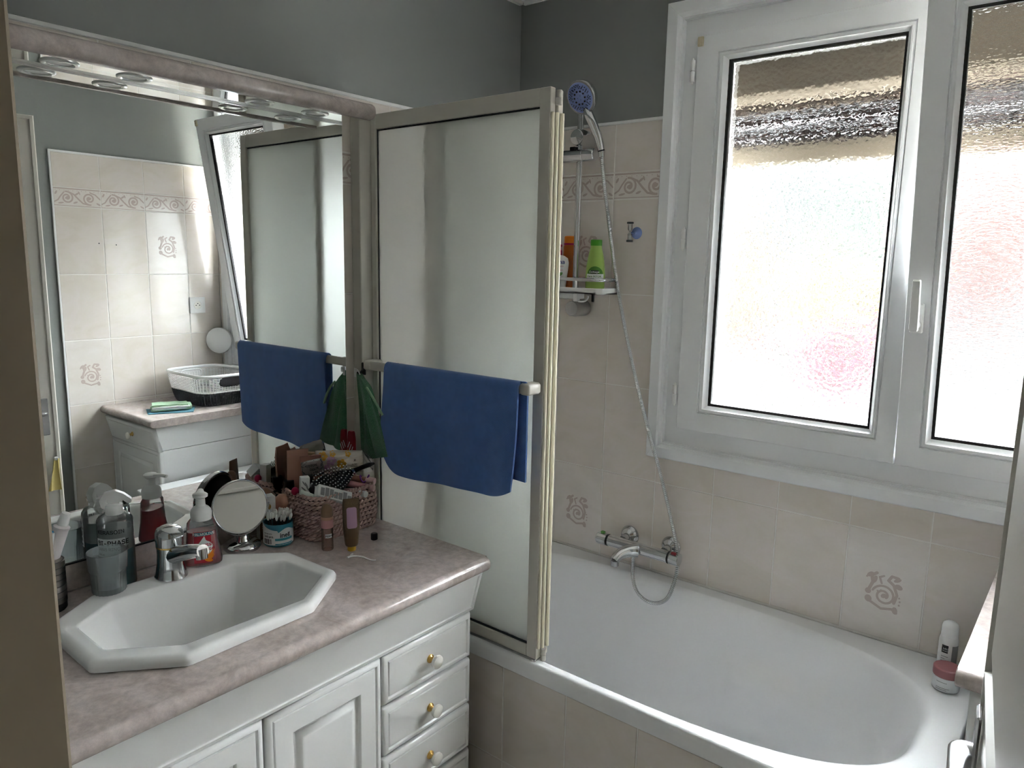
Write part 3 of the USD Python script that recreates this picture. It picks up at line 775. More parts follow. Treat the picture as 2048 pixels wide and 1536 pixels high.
rings = [rect_ring(.004, BX - .004, BY + .004, -.0006, .5150), rect_ring(.001, BX - .001, BY + .001, -.0004, .5180), rect_ring(.0005, BX, BY, -.0004, .5480), rect_ring(.001, BX - .0008, BY + .0016, -.0005, .5580), rect_ring(.004, BX - .004, BY + .006, -.003, .5622), rect_ring(.008, BX - .012, BY + .013, -.008, RIM)]
rings += [egg(1.0, RIM - .0002), egg(.988, .5600, sy=.98), egg(.975, .553, sy=.955), egg(.962, .538, sy=.935), egg(.945, .505, -.003, .915), egg(.925, .46, -.008, .895, .006), egg(.905, .415, -.014, .875, .012), egg(.897, .400, -.016, .866, .050), egg(.872, .36, -.022, .84, .046), egg(.84, .28, -.034, .805, .030), egg(.80, .21, -.05, .76), egg(.76, .175, -.06, .71), egg(.70, .158, -.07, .64), egg(.5, .150, -.08, .42), egg(.15, .146, -.09, .12)]
part(t, 'tub', surf(np.array(rings), cv=True, cap1=True), 'acrylic', smooth=55)
part(t, 'overflow', place(rlathe([(0, 0), (.030, 0), (.030, .006), (.022, .010), (0, .010)], .002), (.133, -.372, .43), (0, 1, 0), (.17, 0, .98), (.98, 0, -.17)), 'chrome')
w_ = thing('wall_apron', kind='structure')
part(w_, 'masonry', bx(.0, BX - .004, -.7152, -.69, 0, .5140), 'grout', smooth=False)
acols = [(max(0, -.0464 + .2 * k), min(BX - .004, .1536 + .2 * k)) for k in range(8)]
lay_tiles(w_, acols, [(.2405, .5145), (.0, .2405)], (0, -.7165, 0), (1, 0, 0), (0, -1, 0), frieze=False)

# bath screen: two framed panels folded one behind the other
sc = thing('bath_screen', 'cream-framed folding bath screen of frosted panels standing on the rim of the bath', 'shower screen', (.33, -.70, RIM))
SY, SZ0, SZ1 = -.706, RIM + .004, 1.9585
part(sc, 'wall_profile', cat(cbox((.0005, -.7475, SZ0), (.037, -.688, SZ1 - .012), .002), cbox((.0005, -.7485, SZ0), (.006, -.7475, SZ1 - .012), .0004)), 'alu_cream')
def scpanel(x0, x1, yf, yb, z0, z1, sl, sr, nm):
    """yf front face, yb back face; sl, sr stile widths"""
    fr = [cbox((x0, yb, z0), (x0 + sl, yf, z1), .0015), cbox((x1 - sr, yb, z0), (x1, yf, z1), .0015), cbox((x0 + sl, yb, z1 - .040), (x1 - sr, yf, z1), .0015), cbox((x0 + sl, yb, z0), (x1 - sr, yf, z0 + .030), .0015)]
    part(sc, nm, fr, 'alu_cream')
    ym = (yf + yb) / 2
    part(sc, 'frosted_panel', bx(x0 + sl - .004, x1 - sr + .004, ym - .0015, ym + .0015, z0 + .026, z1 - .036), 'frosted', smooth=False)
    part(sc, 'seal', cat(bx(x0 + sl, x0 + sl + .004, ym - .003, yf - .0005, z0 + .030, z1 - .04), bx(x0 + sl, x1 - sr, ym - .003, yf - .0005, z0 + .030, z0 + .036), bx(x0 + sl, x1 - sr, ym - .003, yf - .0005, z1 - .044, z1 - .040)), 'plastic_grey', smooth=False)
scpanel(.0375, .652, -.7080, -.6890, SZ0, SZ1, .020, .031, 'front_frame')
scpanel(.270, .656, -.6830, -.6640, SZ0 + .004, SZ1 - .003, .018, .026, 'rear_frame')
part(sc, 'edge_seal', cat(tube([(.6545, -.7015, SZ0 + .03), (.6545, -.7015, SZ1 - .055)], .0045, 10), tube([(.658, -.690, SZ0 + .03), (.658, -.690, SZ1 - .055)], .0050, 10), tube([(.660, -.673, SZ0 + .03), (.660, -.673, SZ1 - .055)], .0055, 10)), 'seal_ivory', label='ivory rubber edge seals')
for z in (SZ0 + .010, SZ1 - .022):
    part(sc, 'hinge', cat(tube([(.660, -.687, z - .016), (.660, -.687, z - .001)], .007, 12), tube([(.660, -.687, z + .001), (.660, -.687, z + .016)], .007, 12), cbox((.650, -.690, z - .012), (.664, -.680, z + .012), .002)), 'alu_cream')
part(sc, 'foot_rail', cat(cbox((.03, -.712, RIM + .0002), (.652, -.686, RIM + .0045), .0008)), 'chrome_dull')
# towel bar on the screen
TBZ, TBY = 1.2700, -.752
part(sc, 'towel_bar', solid(np.array([[(x, TBY + .0045 * math.copysign(abs(math.cos(a)) ** .6, math.cos(a)), TBZ + .0125 * math.copysign(abs(math.sin(a)) ** .6, math.sin(a))) for a in np.linspace(0, 2 * PI, 20, endpoint=False)] for x in (.070, .640)])), 'alu_cream', label='flat cream towel bar')
for x0, x1 in ((.052, .086), (.618, .649)):
    e = cbox((x0, TBY - .0075, TBZ - .0140), (x1, -.7085, TBZ + .0140), .0055)
    part(sc, 'bar_end', e, 'alu_cream', smooth=50)

def sheet(P, th=.0035):
    """a closed thin cloth from a grid of points"""
    P = np.asarray(P, float)
    gu, gv = np.gradient(P, axis=0), np.gradient(P, axis=1)
    n = np.cross(gu, gv); n /= np.maximum(np.linalg.norm(n, axis=2, keepdims=True), 1e-9)
    A, B = P + n * th / 2, P - n * th / 2
    nu, nv = P.shape[:2]
    a, b_ = surf(A), surf(B)
    b_.invert()
    idx = [i * nv for i in range(nu)] + [(nu - 1) * nv + j for j in range(1, nv)] + [i * nv + nv - 1 for i in range(nu - 2, -1, -1)] + list(range(nv - 2, 0, -1))
    k = nu * nv
    f = []
    for p, q in zip(idx, idx[1:] + idx[:1]):
        f += [[p, p + k, q + k], [p, q + k, q]]
    return orient(tm(np.vstack([A.reshape(-1, 3), B.reshape(-1, 3)]), np.vstack([a.faces, b_.faces + k, f])))

rows = []
NU, NV = 70, 90
for i in range(NU):
    u = i / (NU - 1)
    row = []
    # length of the front fall: rounded lower left corner, slack hem
    lf = .300 + .014 * math.sin(PI * u / 1.5) - .030 * max(0, (u - .80) / .2) ** 2 + .008 * math.sin(5.5 * u + .5)
    lf -= .075 * max(0, 1 - u / .20) ** 2.4
    lb = .225 + .03 * u
    s0 = np.linspace(-lb, lf, NV)
    for s in s0:
        x = .152 + .468 * u
        d = abs(s)
        x += (-.030 * (d / .3) ** 1.6 * (1 - u) ** 2 if s > 0 else .012 * u)             # flares to the left at the hem
        x -= .018 * (d / .3) ** 2 * u ** 3 if s > 0 else 0
        R = .0155
        if d < R * PI / 2:
            a = s / R
            y, z = TBY - R * .75 * math.sin(a), TBZ + R * math.cos(a)
        else:
            z = TBZ - (d - R * PI / 2)
            y = TBY - math.copysign(R * .75, s)
            if s > 0:
                wv = (d / .3)
                y += -.006 * wv * math.sin(4.2 * u + 1.0) * (1 + .5 * math.sin(9 * u)) - .012 * wv ** 2 * math.exp(-((u - .95) / .10) ** 2) + .010 * wv ** 2 * math.exp(-((u - .45) / .12) ** 2)
            else:
                y = min(y + .004 * math.sin(6 * u) * d / .25, -.7125)
        row.append((x, y, z))
    rows.append(row)
single('bath_towel', sheet(rows, .006), 'towel_blue', 'deep blue terry towel folded over the bar of the bath screen', 'towel')

# green wash mitt hung beside it, with its loop and a red strap
HK = np.array([.052, -.770, 1.250])
part(sc, 'hook', cat(tube(spline([(.047, -.7485, 1.262), (.048, -.758, 1.252), (.050, -.770, 1.246), (.051, -.776, 1.252)], 14), .003, 10), cbox((.038, -.7525, 1.240), (.056, -.7480, 1.275), .002)), 'plastic_black', label='small black hook')
g = thing('wash_mitt', 'green terry wash mitt hanging by a white loop left of the blue towel', 'mitt', (.09, -.775, 1.02))
def flap(x00, x01, x10, x11, z0, z1, y0, y1, zs, ph):
    out = []
    for a in np.linspace(0, 1, 16):
        r = []
        for c_ in np.linspace(0, 1, 26):
            x = (x00 + (x01 - x00) * a) * (1 - c_ ** .8) + (x10 + (x11 - x10) * a) * c_ ** .8
            z = z0 - zs * a * (1 - c_) + (z1 - z0) * c_ - .012 * math.sin(PI * a) * c_
            y = y0 + (y1 - y0) * c_ + .010 * math.sin(5 * a + ph) * c_ + .006 * math.sin(3 * PI * a) * (1 - abs(2 * c_ - 1))
            r.append((x, y, z))
        out.append(r)
    return sheet(out, .009)
part(g, 'mitt', [flap(.046, .090, .044, .172, 1.250, 1.026, -.772, -.762, .040, 0.4), flap(.044, .084, .036, .14, 1.246, 1.018, -.760, -.7565, .035, 2.0)], 'glove_green', smooth=60)
part(g, 'hem', tube(spline([(.090, -.777, 1.212), (.108, -.778, 1.196), (.130, -.776, 1.170), (.150, -.772, 1.140)], 20), .0035, 8), 'cloth_green', label='paler green edge binding')
part(g, 'loop', cat(tube(spline([(.052, -.773, 1.246), (.049, -.777, 1.254), (.053, -.779, 1.258), (.058, -.777, 1.252), (.060, -.775, 1.244)], 20), .0018, 8, sy=2.0), cbox((.040, -.7800, 1.236), (.050, -.7785, 1.262), .0007)), 'paper_white', label='white hanging loop')
g = thing('nail_brush', 'dark red plastic brush with white slashes hanging below the green mitt by the mirror edge', 'brush', (.037, -.785, 1.0))
part(g, 'back', solid(np.array([[(.036 + x * k, -.789 + y, z) for x, y in ((-.015, 0), (-.013, -.005), (.013, -.005), (.015, 0), (.013, .005), (-.013, .005))] for z, k in ((.984, .8), (.990, 1), (1.055, 1), (1.075, .75), (1.080, .5))])), 'red_plastic')
for k in range(3):
    part(g, 'stripe', place(cbox((-.0015, -.010, 0), (.0015, .010, .0008), .0003), (.030 + .007 * k, -.7942, 1.040 - .006 * k), (.9, 0, -.45), (.45, 0, .9), (0, -1, 0)), 'paper_white', smooth=False)

# ---------------------------------------------------------------- shower rail
RX, RY = .300, -.062
s = thing('shower_rail', 'chrome riser rail with round ends fixed to the tiles behind the bath screen', 'shower rail', (RX, RY, 1.40))
part(s, 'rail', tube([(RX, RY, 1.395), (RX, RY, 2.10)], .0105, 20), 'chrome')
for z in (1.962, 1.418):
    part(s, 'wall_bracket', place(rlathe([(0, .004), (.027, .004), (.027, .064), (.0245, .084), (0, .088)], .003, n=30), (RX, 0, z), (1, 0, 0), (0, 0, 1), (0, -1, 0)), 'chrome_dull' if z < 1.5 else 'chrome')
part(s, 'slider', cat(place(rlathe([(0, -.056), (.019, -.056), (.0195, -.052), (.0195, .018), (.0185, .019), (.0185, .021), (.0195, .022), (.0195, .060), (.017, .063), (0, .063)], .001, n=30), (RX + .004, RY - .012, 1.905), (0, 1, 0), (0, 0, 1), (1, 0, 0))), 'chrome')
part(s, 'slider_button', cbox((RX - .028, RY - .019, 1.922), (RX - .008, RY - .003, 1.934), .002), 'plastic_black')
# hand shower
hs = thing('hand_shower', 'chrome hand shower with a blue spray face held at the top of the riser rail', 'shower head', (.385, -.115, 1.90))
hn = np.array([-.04, -.90, -.42]); hn /= np.linalg.norm(hn)         # face direction
hu = np.cross(hn, [0, 0, 1.0]); hu /= np.linalg.norm(hu); hv = np.cross(hu, hn)
hc = np.array([.343, -.128, 2.070])
disc = lambda prof, n=48: place(lathe(prof, n=n), hc, hu, hv, hn)
part(hs, 'head', disc([(0, -.030), (.020, -.029), (.040, -.024), (.0500, -.014), (.0515, -.006), (.0505, .001), (.046, .003), (0, .003)]), 'chrome')
part(hs, 'grip_ring', cat(disc([(.0500, .0005), (.0512, .002), (.0500, .006), (.0455, .007), (.0455, .002)]), *[place(cbox((.0495 * math.cos(a) - .0008, .0495 * math.sin(a) - .0008, .001), (.0495 * math.cos(a) + .0018, .0495 * math.sin(a) + .0018, .0066), .0004), hc, hu, hv, hn) for a in np.linspace(0, 2 * PI, 72, endpoint=False)]), 'steel')
part(hs, 'spray_face', disc([(0, .002), (.0460, .002), (.0460, .0060), (.0440, .0075), (.016, .0085), (.014, .0100), (0, .0105)]), 'plastic_blue')
noz = [(.038, 30), (.0335, 26), (.029, 22)]
dots = [(r * math.cos(2 * PI * (k + .5 * q) / n), r * math.sin(2 * PI * (k + .5 * q) / n), .0013) for q, (r, n) in enumerate(noz) for k in range(n) if (k % 5) != 4]
dots += [(.0195 * math.cos(2 * PI * k / 10), .0195 * math.sin(2 * PI * k / 10), .0027) for k in range(10)] + [(.007 * math.cos(2 * PI * k / 3), .007 * math.sin(2 * PI * k / 3), .0012) for k in range(3)]
part(hs, 'nozzles', cat([place(lathe([(0, .0070), (r, .0070), (r, .0105), (0, .0112)], n=8), hc + hu * x + hv * y, hu, hv, hn) for x, y, r in dots]), 'ink', kind='stuff')
gp = spline([tuple(hc - hv * .035 - hn * .014), (.362, -.112, 2.020), (.378, -.096, 1.975), (.386, -.080, 1.935), (.388, -.074, 1.912)], 26)
part(hs, 'handle', cat(tube(gp, np.interp(np.linspace(0, 1, 26), [0, .25, .6, 1], [.013, .0145, .0135, .0105]), 18), tube([(.3880, -.0745, 1.914), (.3892, -.0725, 1.896)], .0095, 16)), 'chrome')
part(hs, 'handle_ring', tube([(.3878, -.0750, 1.9165), (.3883, -.0742, 1.9130)], .0112, 16), 'plastic_black')
# thermostatic mixer
mx = thing('thermostatic_mixer', 'chrome thermostatic bath mixer on the tiles below the window', 'tap', (.578, -.06, .66))
MZ, MY = .655, -.066
part(mx, 'body', cat(tube(spline([(.470, MY, MZ), (.52, MY, MZ), (.58, MY, MZ), (.64, MY, MZ), (.690, MY, MZ)], 20), .0195, 22)), 'chrome')
part(mx, 'spout', tube(spline([(.585, MY - .006, MZ - .004), (.560, MY - .030, MZ - .006), (.545, MY - .062, MZ - .016), (.540, MY - .078, MZ - .028)], 22), np.linspace(.023, .0155, 22), 18), 'chrome')
part(mx, 'aerator', tube([(.540, MY - .074, MZ - .030), (.540, MY - .074, MZ - .046)], .0125, 16), 'chrome_dull')
for x0, x1, nm, c1 in ((.428, .468, 'temperature_handle', 'chrome'), (.694, .730, 'flow_handle', 'chrome')):
    q = part(mx, nm, place(rlathe([(0, 0), (.019, 0), (.0205, .004), (.0205, x1 - x0 - .002), (0, x1 - x0)], .002, n=24), (x0, MY, MZ), (0, 1, 0), (0, 0, 1), (1, 0, 0)), c1)
for x in (.4695, .6905):
    part(mx, 'scale_ring', place(rlathe([(0, 0), (.0202, 0), (.0202, .004), (0, .004)], .0005, n=24), (x - .0005, MY, MZ), (0, 1, 0), (0, 0, 1), (1, 0, 0)), 'plastic_grey')
part(mx, 'safety_button', cbox((.440, MY - .006, MZ + .019), (.454, MY + .006, MZ + .026), .002), 'green_leaf', label='green stop button')
part(mx, 'safety_button', cbox((.703, MY - .014, MZ + .016), (.719, MY - .003, MZ + .024), .002), 'red_plastic', label='red stop button')
for x in (.5140, .6660):
    part(mx, 'escutcheon', place(rlathe([(0, .0002), (.034, .0002), (.034, .004), (.026, .016), (.013, .024), (.012, .050), (0, .050)], .002, n=36), (x, 0, MZ + .010), (1, 0, 0), (0, 0, 1), (0, -1, 0)), 'chrome')
# hose: from under the mixer, down in a loop, up behind it to the hand shower
hp = spline([(.565, MY, .632), (.566, MY - .002, .600), (.570, MY - .006, .560), (.592, MY - .010, .512), (.640, MY - .012, .492), (.690, MY - .010, .512), (.712, MY - .004, .562), (.716, MY + .012, .610), (.708, MY + .028, .655), (.686, MY + .030, .740), (.645, MY + .030, .87), (.575, MY + .030, 1.06), (.500, MY + .026, 1.30), (.450, MY + .012, 1.52), (.418, MY + .004, 1.70), (.400, MY - .004, 1.82), (.3895, -.0715, 1.897)], 1500)
rip = .0062 + .0011 * np.sin(np.arange(1500) / 1500 * 2 * PI * 290)
single('shower_hose', tube(hp, rip, 10), 'chrome', 'long ribbed chrome hose looping from the bath mixer up to the hand shower', 'hose', smooth=80)
# ---------------------------------------------------------------- shower shelf and its bottles
SZ = 1.470
s = thing('shower_shelf', 'white plastic shelf with a chrome guard rail clipped on the riser rail', 'shelf', (.325, -.075, SZ))
def rrect(x0, x1, y0, y1, z, r=.02, n=48):
    return poly_ring(rnd(sbox(x0, y0, x1, y1), r), n, ((x0 + x1) / 2, (y0 + y1) / 2), z)
sx0, sx1, sy0, sy1 = .195, .447, -.130, -.014
part(s, 'tray', [solid(np.array([rrect(sx0, sx1, sy0, sy1, SZ), rrect(sx0, sx1, sy0, sy1, SZ + .005)])), surf(np.array([rrect(sx0, sx1, sy0, sy1, SZ), rrect(sx0, sx1, sy0, sy1, SZ + .019), rrect(sx0 + .003, sx1 - .003, sy0 + .003, sy1 - .003, SZ + .019), rrect(sx0 + .003, sx1 - .003, sy0 + .003, sy1 - .003, SZ + .004)]), cv=True)], 'plastic_white', smooth=40)
part(s, 'guard_rail', tube(np.vstack([rrect(sx0 + .006, sx1 - .006, sy0 + .004, sy1 - .02, SZ + .045, .02, 72)]), .0045, 10, closed=True, sy=1.3), 'chrome')
for x in (.245, .345):
    part(s, 'post', cbox((x - .003, sy0 + .001, SZ + .015), (x + .003, sy0 + .006, SZ + .049), .001), 'plastic_white')
part(s, 'clip', cat(cbox((.268, -.112, SZ - .020), (.330, -.050, SZ + .001), .003), cbox((.335, -.128, SZ - .026), (.352, -.110, SZ + .002), .002), tube(spline([(.352, -.120, SZ - .024), (.372, -.120, SZ - .024), (.384, -.120, SZ - .018), (.388, -.120, SZ - .006)], 16), .003, 8)), 'plastic_white')
part(s, 'hook', cbox((.402, -.122, SZ - .024), (.409, -.114, SZ + .001), .001), 'plastic_black')
zb = SZ + .0052
VIEW = math.atan2(-.83, .56)
def bottle_oval(c, prof, sx, sy, deg, n=40):
    m = lathe(prof, n=n, sx=sx, sy=sy)
    m = rotm(m, deg, (0, 0, 1)); m.apply_translation(c); return m
c1 = (.383, -.074, zb)
b = thing('shampoo_bottle', 'light green shampoo bottle with a bright green cap on the shower shelf', 'bottle', c1)
F1d = math.degrees(math.atan2(-.93, .40))          # the label looks this way
dv = np.array([math.cos(math.radians(F1d)), math.sin(math.radians(F1d)), 0]); du = np.array([-dv[1], dv[0], 0])
part(b, 'bottle', bottle_oval(c1, [(0, 0), (.029, 0), (.0305, .004), (.0315, .05), (.0295, .085), (.0245, .115), (.0185, .140), (.0178, .147), (0, .147)], .72, 1.0, F1d), 'green_bottle', smooth=50)
part(b, 'cap', bottle_oval(c1, [(0, .147), (.0186, .147), (.0186, .164), (.0175, .166), (0, .166)], .80, 1.0, F1d), 'green_bright')
def on_face(m, c, dist, z):
    return place(m, np.array(c) + dv * dist + np.array([0, 0, z]), du, (0, 0, 1), dv)
def face_patch(c, R, sx, deg, u0, u1, z0, z1, t=.0004, grow=lambda z: 1.0, shape=None):
    """a flat label bent on to an oval bottle; shape: polygon in (u, z)"""
    from shapely import segmentize
    poly = shape if shape is not None else sbox(u0, z0, u1, z1)
    m = trimesh.creation.extrude_polygon(segmentize(poly, .004), t, engine='earcut')
    m = m.subdivide_to_size(.006) if len(m.faces) < 4000 else m
    return bend(m, c, R, sx, deg)
def bend(m, c, R, sx, deg):
    m = m.copy(); p = np.array(m.vertices)
    r0 = R(p[:, 1]) if callable(R) else R
    a = np.clip(p[:, 0] / r0, -.99, .99)
    x = sx * (r0 + p[:, 2]) * np.sqrt(1 - a * a); y = p[:, 0] * (1 + p[:, 2] / r0)
    t = math.radians(deg)
    m.vertices = np.stack([c[0] + x * math.cos(t) - y * math.sin(t), c[1] + x * math.sin(t) + y * math.cos(t), c[2] + p[:, 1]], 1)
    return m
Rg = lambda z: np.interp(z, [0, .004, .05, .085, .115, .14], [.029, .0305, .0315, .0295, .0245, .0185]) + .0003
part(b, 'leaf_print', face_patch(c1, Rg, .72, F1d, 0, 0, 0, 0, .0003, shape=Point(.002, .058).buffer(.024, 8).intersection(sbox(-.027, .022, .027, .09))), 'green_leaf', smooth=40)
part(b, 'label_band', face_patch(c1, Rg, .72, F1d, -.024, .028, .035, .058, .0006), 'white_label', smooth=40)
part(b, 'brand_plate', face_patch(c1, Rg, .72, F1d, -.012, .013, .0585, .0695, .0009), 'ink', smooth=40)
part(b, 'lettering', bend(cat(*[(lambda q: (q.apply_translation([0, y, .0008]), q)[1])(text(sx_, h, .0003, True, True)) for sx_, h, y in (('Care DETOX', .0052, .048), ('SHAMPOOING', .0025, .0425), ('DOUX PURIFIANT', .0022, .0385))]), c1, Rg, .72, F1d), 'green_leaf', smooth=False)
q = text('Cottage', .0062, .0003, False, True); q.apply_translation([0, .0615, .0011])
part(b, 'brand_lettering', bend(q, c1, Rg, .72, F1d), 'white_label', smooth=False)

c2 = (.246, -.088, zb)
b = thing('lotion_bottle', 'white lotion bottle with a magenta pump on the shower shelf, half behind the screen edge', 'bottle', c2)
part(b, 'bottle', bottle_oval(c2, [(0, 0), (.024, 0), (.0265, .003), (.029, .03), (.0345, .075), (.0355, .092), (.032, .106), (.020, .114), (.011, .116), (0, .116)], .62, 1.0, F1d), 'plastic_white', smooth=50)
part(b, 'pump', bottle_oval(c2, [(0, .116), (.0115, .116), (.0115, .130), (.008, .134), (.0075, .142), (.012, .144), (.012, .150), (0, .151)], 1, 1, 0), 'magenta')
Rl = lambda z: np.interp(z, [0, .003, .03, .075, .092, .106], [.024, .0265, .029, .0345, .0355, .032]) + .0003
q = text('na', .012, .0003, True); q.apply_translation([.0060, .088, .0002])
part(b, 'lettering', bend(q, c2, Rl, .62, F1d), 'ink_blue', smooth=False)
part(b, 'print_lines', cat(face_patch(c2, Rl, .62, F1d, -.02, .022, .079, .0802), face_patch(c2, Rl, .62, F1d, -.02, .020, .068, .0688), face_patch(c2, Rl, .62, F1d, -.02, .021, .0645, .0652)), 'ink_pink', smooth=False)
part(b, 'print_spot', face_patch(c2, Rl, .62, F1d, 0, 0, 0, 0, .0003, shape=Point(.010, .058).buffer(.009, 8).intersection(sbox(-.02, .04, .03, .060))), 'green_leaf', smooth=False)
c3 = (.258, -.040, zb)
b = thing('sunscreen_bottle', 'orange bottle standing behind the white one on the shower shelf', 'bottle', c3)
part(b, 'bottle', bottle_oval(c3, [(0, 0), (.020, 0), (.0215, .003), (.0215, .145), (.019, .150), (0, .150)], .8, 1, F1d), 'orange_dark')
part(b, 'collar', bottle_oval(c3, [(0, .1495), (.0205, .1495), (.0205, .156), (0, .156)], .8, 1, F1d), 'magenta')
part(b, 'cap', bottle_oval(c3, [(0, .156), (.0195, .156), (.0195, .176), (.017, .179), (0, .179)], .8, 1, F1d), 'orange')

# shower timer on its suction cup
hgc = np.array([.4745, -.024, 1.667])
h = thing('shower_timer', 'small sand timer on a lilac suction cup stuck to the tiles right of the hose', 'timer', tuple(hgc + [0, 0, -.033]))
for z in (-.031, .025):
    part(h, 'end_cap', rlathe([(0, z), (.0105, z), (.0105, z + .006), (0, z + .006)], .001, n=24, c=hgc), 'plastic_grey')
part(h, 'glass', lathe([(.0068, -.025), (.0068, -.008), (.0015, 0), (.0068, .008), (.0068, .025)], n=20, c=hgc), 'clear_glass', smooth=50)
part(h, 'sand', lathe([(0, -.0248), (.0060, -.0248), (.0060, -.012), (0, -.010)], n=16, c=hgc), 'cotton')
part(h, 'suction_cup', cat(place(lathe([(0, .002), (.0185, .0005), (.019, .002), (.008, .008), (.004, .012), (.004, .018), (0, .018)], n=28), (.4865, 0, 1.664), (1, 0, 0), (0, 0, 1), (0, -1, 0)), tube([(.4865, -.016, 1.664), (.4745, -.0165, 1.664)], .0035, 8)), 'plastic_blue')

# ---------------------------------------------------------------- can and jar on the corner of the bath
cc = (1.471, -.085, RIM)
b = thing('foam_can', 'white aerosol can with a domed cap on the bath rim behind the pink-lidded jar', 'can', cc)
part(b, 'can', rlathe([(0, .0002), (.0205, .0002), (.0215, .002), (.0215, .098), (.0195, .106), (0, .106)], .002, c=cc), 'plastic_white')
part(b, 'cap', lathe([(0, .105), (.0190, .105), (.0192, .114), (.0188, .1142), (.0188, .130), (.0165, .139), (.010, .1435), (0, .144)], c=cc), 'plastic_white', smooth=45)
vb = math.atan2(-2.03, .2)
part(b, 'label_plate', patch(.0216, cc, vb - .62, vb + .05, .068, .088), 'ink')
part(b, 'print', cat(wrap(text('EAU', .0042, .0003, True), .0221, cc, vb - .50, RIM + .077), wrap(text('DE SOIN', .0024, .0003), .0221, cc, vb - .52, RIM + .072)), 'white_label', smooth=False)
part(b, 'fine_print', cat(*[patch(.0216, cc, vb - .62, vb + x, z, z + .0012) for x, z in ((.1, .058), (-.2, .052), (.15, .046), (-.1, .036), (.0, .032))]), 'ink_grey')
part(b, 'side_panel', patch(.0216, cc, vb + .45, vb + 1.3, .03, .088), 'ink_grey')
cj = (1.4825, -.152, RIM)
b = thing('cream_jar', 'white cream jar with a dusty pink lid at the corner of the bath', 'jar', cj)
part(b, 'jar', rlathe([(0, .0002), (.027, .0002), (.0300, .004), (.0300, .036), (0, .036)], .003, c=cj), 'white_label')
part(b, 'lid', rlathe([(0, .0362), (.0306, .0362), (.0306, .056), (.028, .0585), (0, .0585)], .002, c=cj), 'rose_cap')
part(b, 'fine_print', cat(*[patch(.0301, cj, vb - .7, vb + x, z, z + .0010) for x, z in ((.1, .026), (.3, .012), (.1, .008))]), 'ink_grey')

# ================================================================ DRESSER on the right
d = thing('side_cabinet', 'white lacquered cabinet with a sloping drawer standing at the end of the bathtub', 'cabinet', (1.80, -.30, 0))
CX0, CX1, CY0 = 1.5725, W - .008, -.600
part(d, 'carcass', cat(bx(CX0, CX0 + .018, CY0 + .0205, -.012, .08, .700), bx(CX1 - .018, CX1, CY0 + .0205, -.012, .0, .815), bx(CX0, CX1, CY0 + .021, -.012, .08, .098), bx(CX0, CX1, -.030, -.012, .0, .815), bx(CX0 + .02, CX1, CY0 + .06, CY0 + .08, 0, .08), bx(CX0 + .01, CX1 - .02, CY0 + .021, CY0 + .025, .68, .70)), 'lacquer_side', smooth=False)
part(d, 'side_panel', extrude(Polygon([(CY0 + .020, .7025), (-.012, .7025), (-.012, .8148), (CY0 - .008, .8148)]), .017).apply_transform(np.array([[0, 0, 1, CX0 - .0005], [1, 0, 0, 0], [0, 1, 0, 0], [0, 0, 0, 1]], float)), 'lacquer_side', smooth=False)
fa, fb = np.array([CY0 + .002, .7015]), np.array([CY0 - .026, .8130]); fd = fb - fa; FL = np.linalg.norm(fd); fd /= FL
dr = part(d, 'drawer', place(panel(CX0 - .001, CX1 - .002, 0, FL, DR), (0, fa[0] + .019 * fd[1], fa[1] + .019 * fd[0] * 1), (1, 0, 0), (0, fd[0], fd[1]), (0, -fd[1], fd[0])), 'lacquer', smooth=40)
st, kn = knob_at(dr, (1.765, -.621, .757), (0, -.97, -.24))
part(dr, 'knob_cap', kn, 'knob_white')
do = part(d, 'door', place(panel(CX0 - .001, CX1 - .002, .085, .697, DOOR), (0, CY0 + .020, 0), (1, 0, 0), (0, 0, 1), (0, -1, 0)), 'lacquer', smooth=40)
yb = np.linspace(-PI / 2, PI / 2, 14)
single('cabinet_top', [bx(1.5485, W - .0005, -.6225, -.0085, .8152, .850), solid(np.array([[(x, -.6220, .8152)] + [(x, -.6225 - (.0174 - e) * math.cos(a), .8326 + (.0174 - e) * math.sin(a)) for a in yb] + [(x, -.6220, .850)] for x, e in ((1.5475, .003), (1.5495, 0), (W - .0005, 0))]))],
       'laminate', 'pink-beige marbled laminate top of the side cabinet, with rounded front edge', 'worktop')

# laundry basket: lattice of bars, white above and charcoal below
bk = (1.815, -.205, .850)
t = thing('laundry_basket', 'rounded two-tone plastic basket, white over charcoal, on the side cabinet', 'basket', bk)
def bring(z, n=120):
    k = (z - .85) / .15
    a, b_ = .155 + .036 * k ** .6, .120 + .030 * k ** .6
    return poly_ring(rnd(sbox(bk[0] - a, bk[1] - b_, bk[0] + a, bk[1] + b_), .075), n, bk[:2], z)
def lattice(z0, z1, nz, nb, skip=None):
    out = []
    for z in np.linspace(z0, z1, nz):
        out.append(tube(bring(z, 90), .0016, 6, closed=True, sy=1.6))
    zs = np.linspace(z0, z1, 5)
    cols_ = np.array([bring(z, nb) for z in zs])
    for k in range(nb):
        out.append(tube(cols_[:, k], .0026, 6))
    return cat(*out)
part(t, 'lower_shell', [lattice(.8545, .918, 10, 84), surf(np.array([bring(.8505), bring(.8505) * [.5, .5, 1] + np.array([bk[0] * .5, bk[1] * .5, 0])]), cv=True, cap1=True)], 'plastic_grey', smooth=60)
upper = lattice(.922, .985, 9, 84)
part(t, 'upper_shell', upper, 'plastic_white', smooth=60)
part(t, 'rim', tube(bring(.998, 120), .0048, 10, closed=True, sy=1.6), 'plastic_white')
part(t, 'band', tube(bring(.920, 120), .003, 8, closed=True, sy=1.6), 'plastic_white')
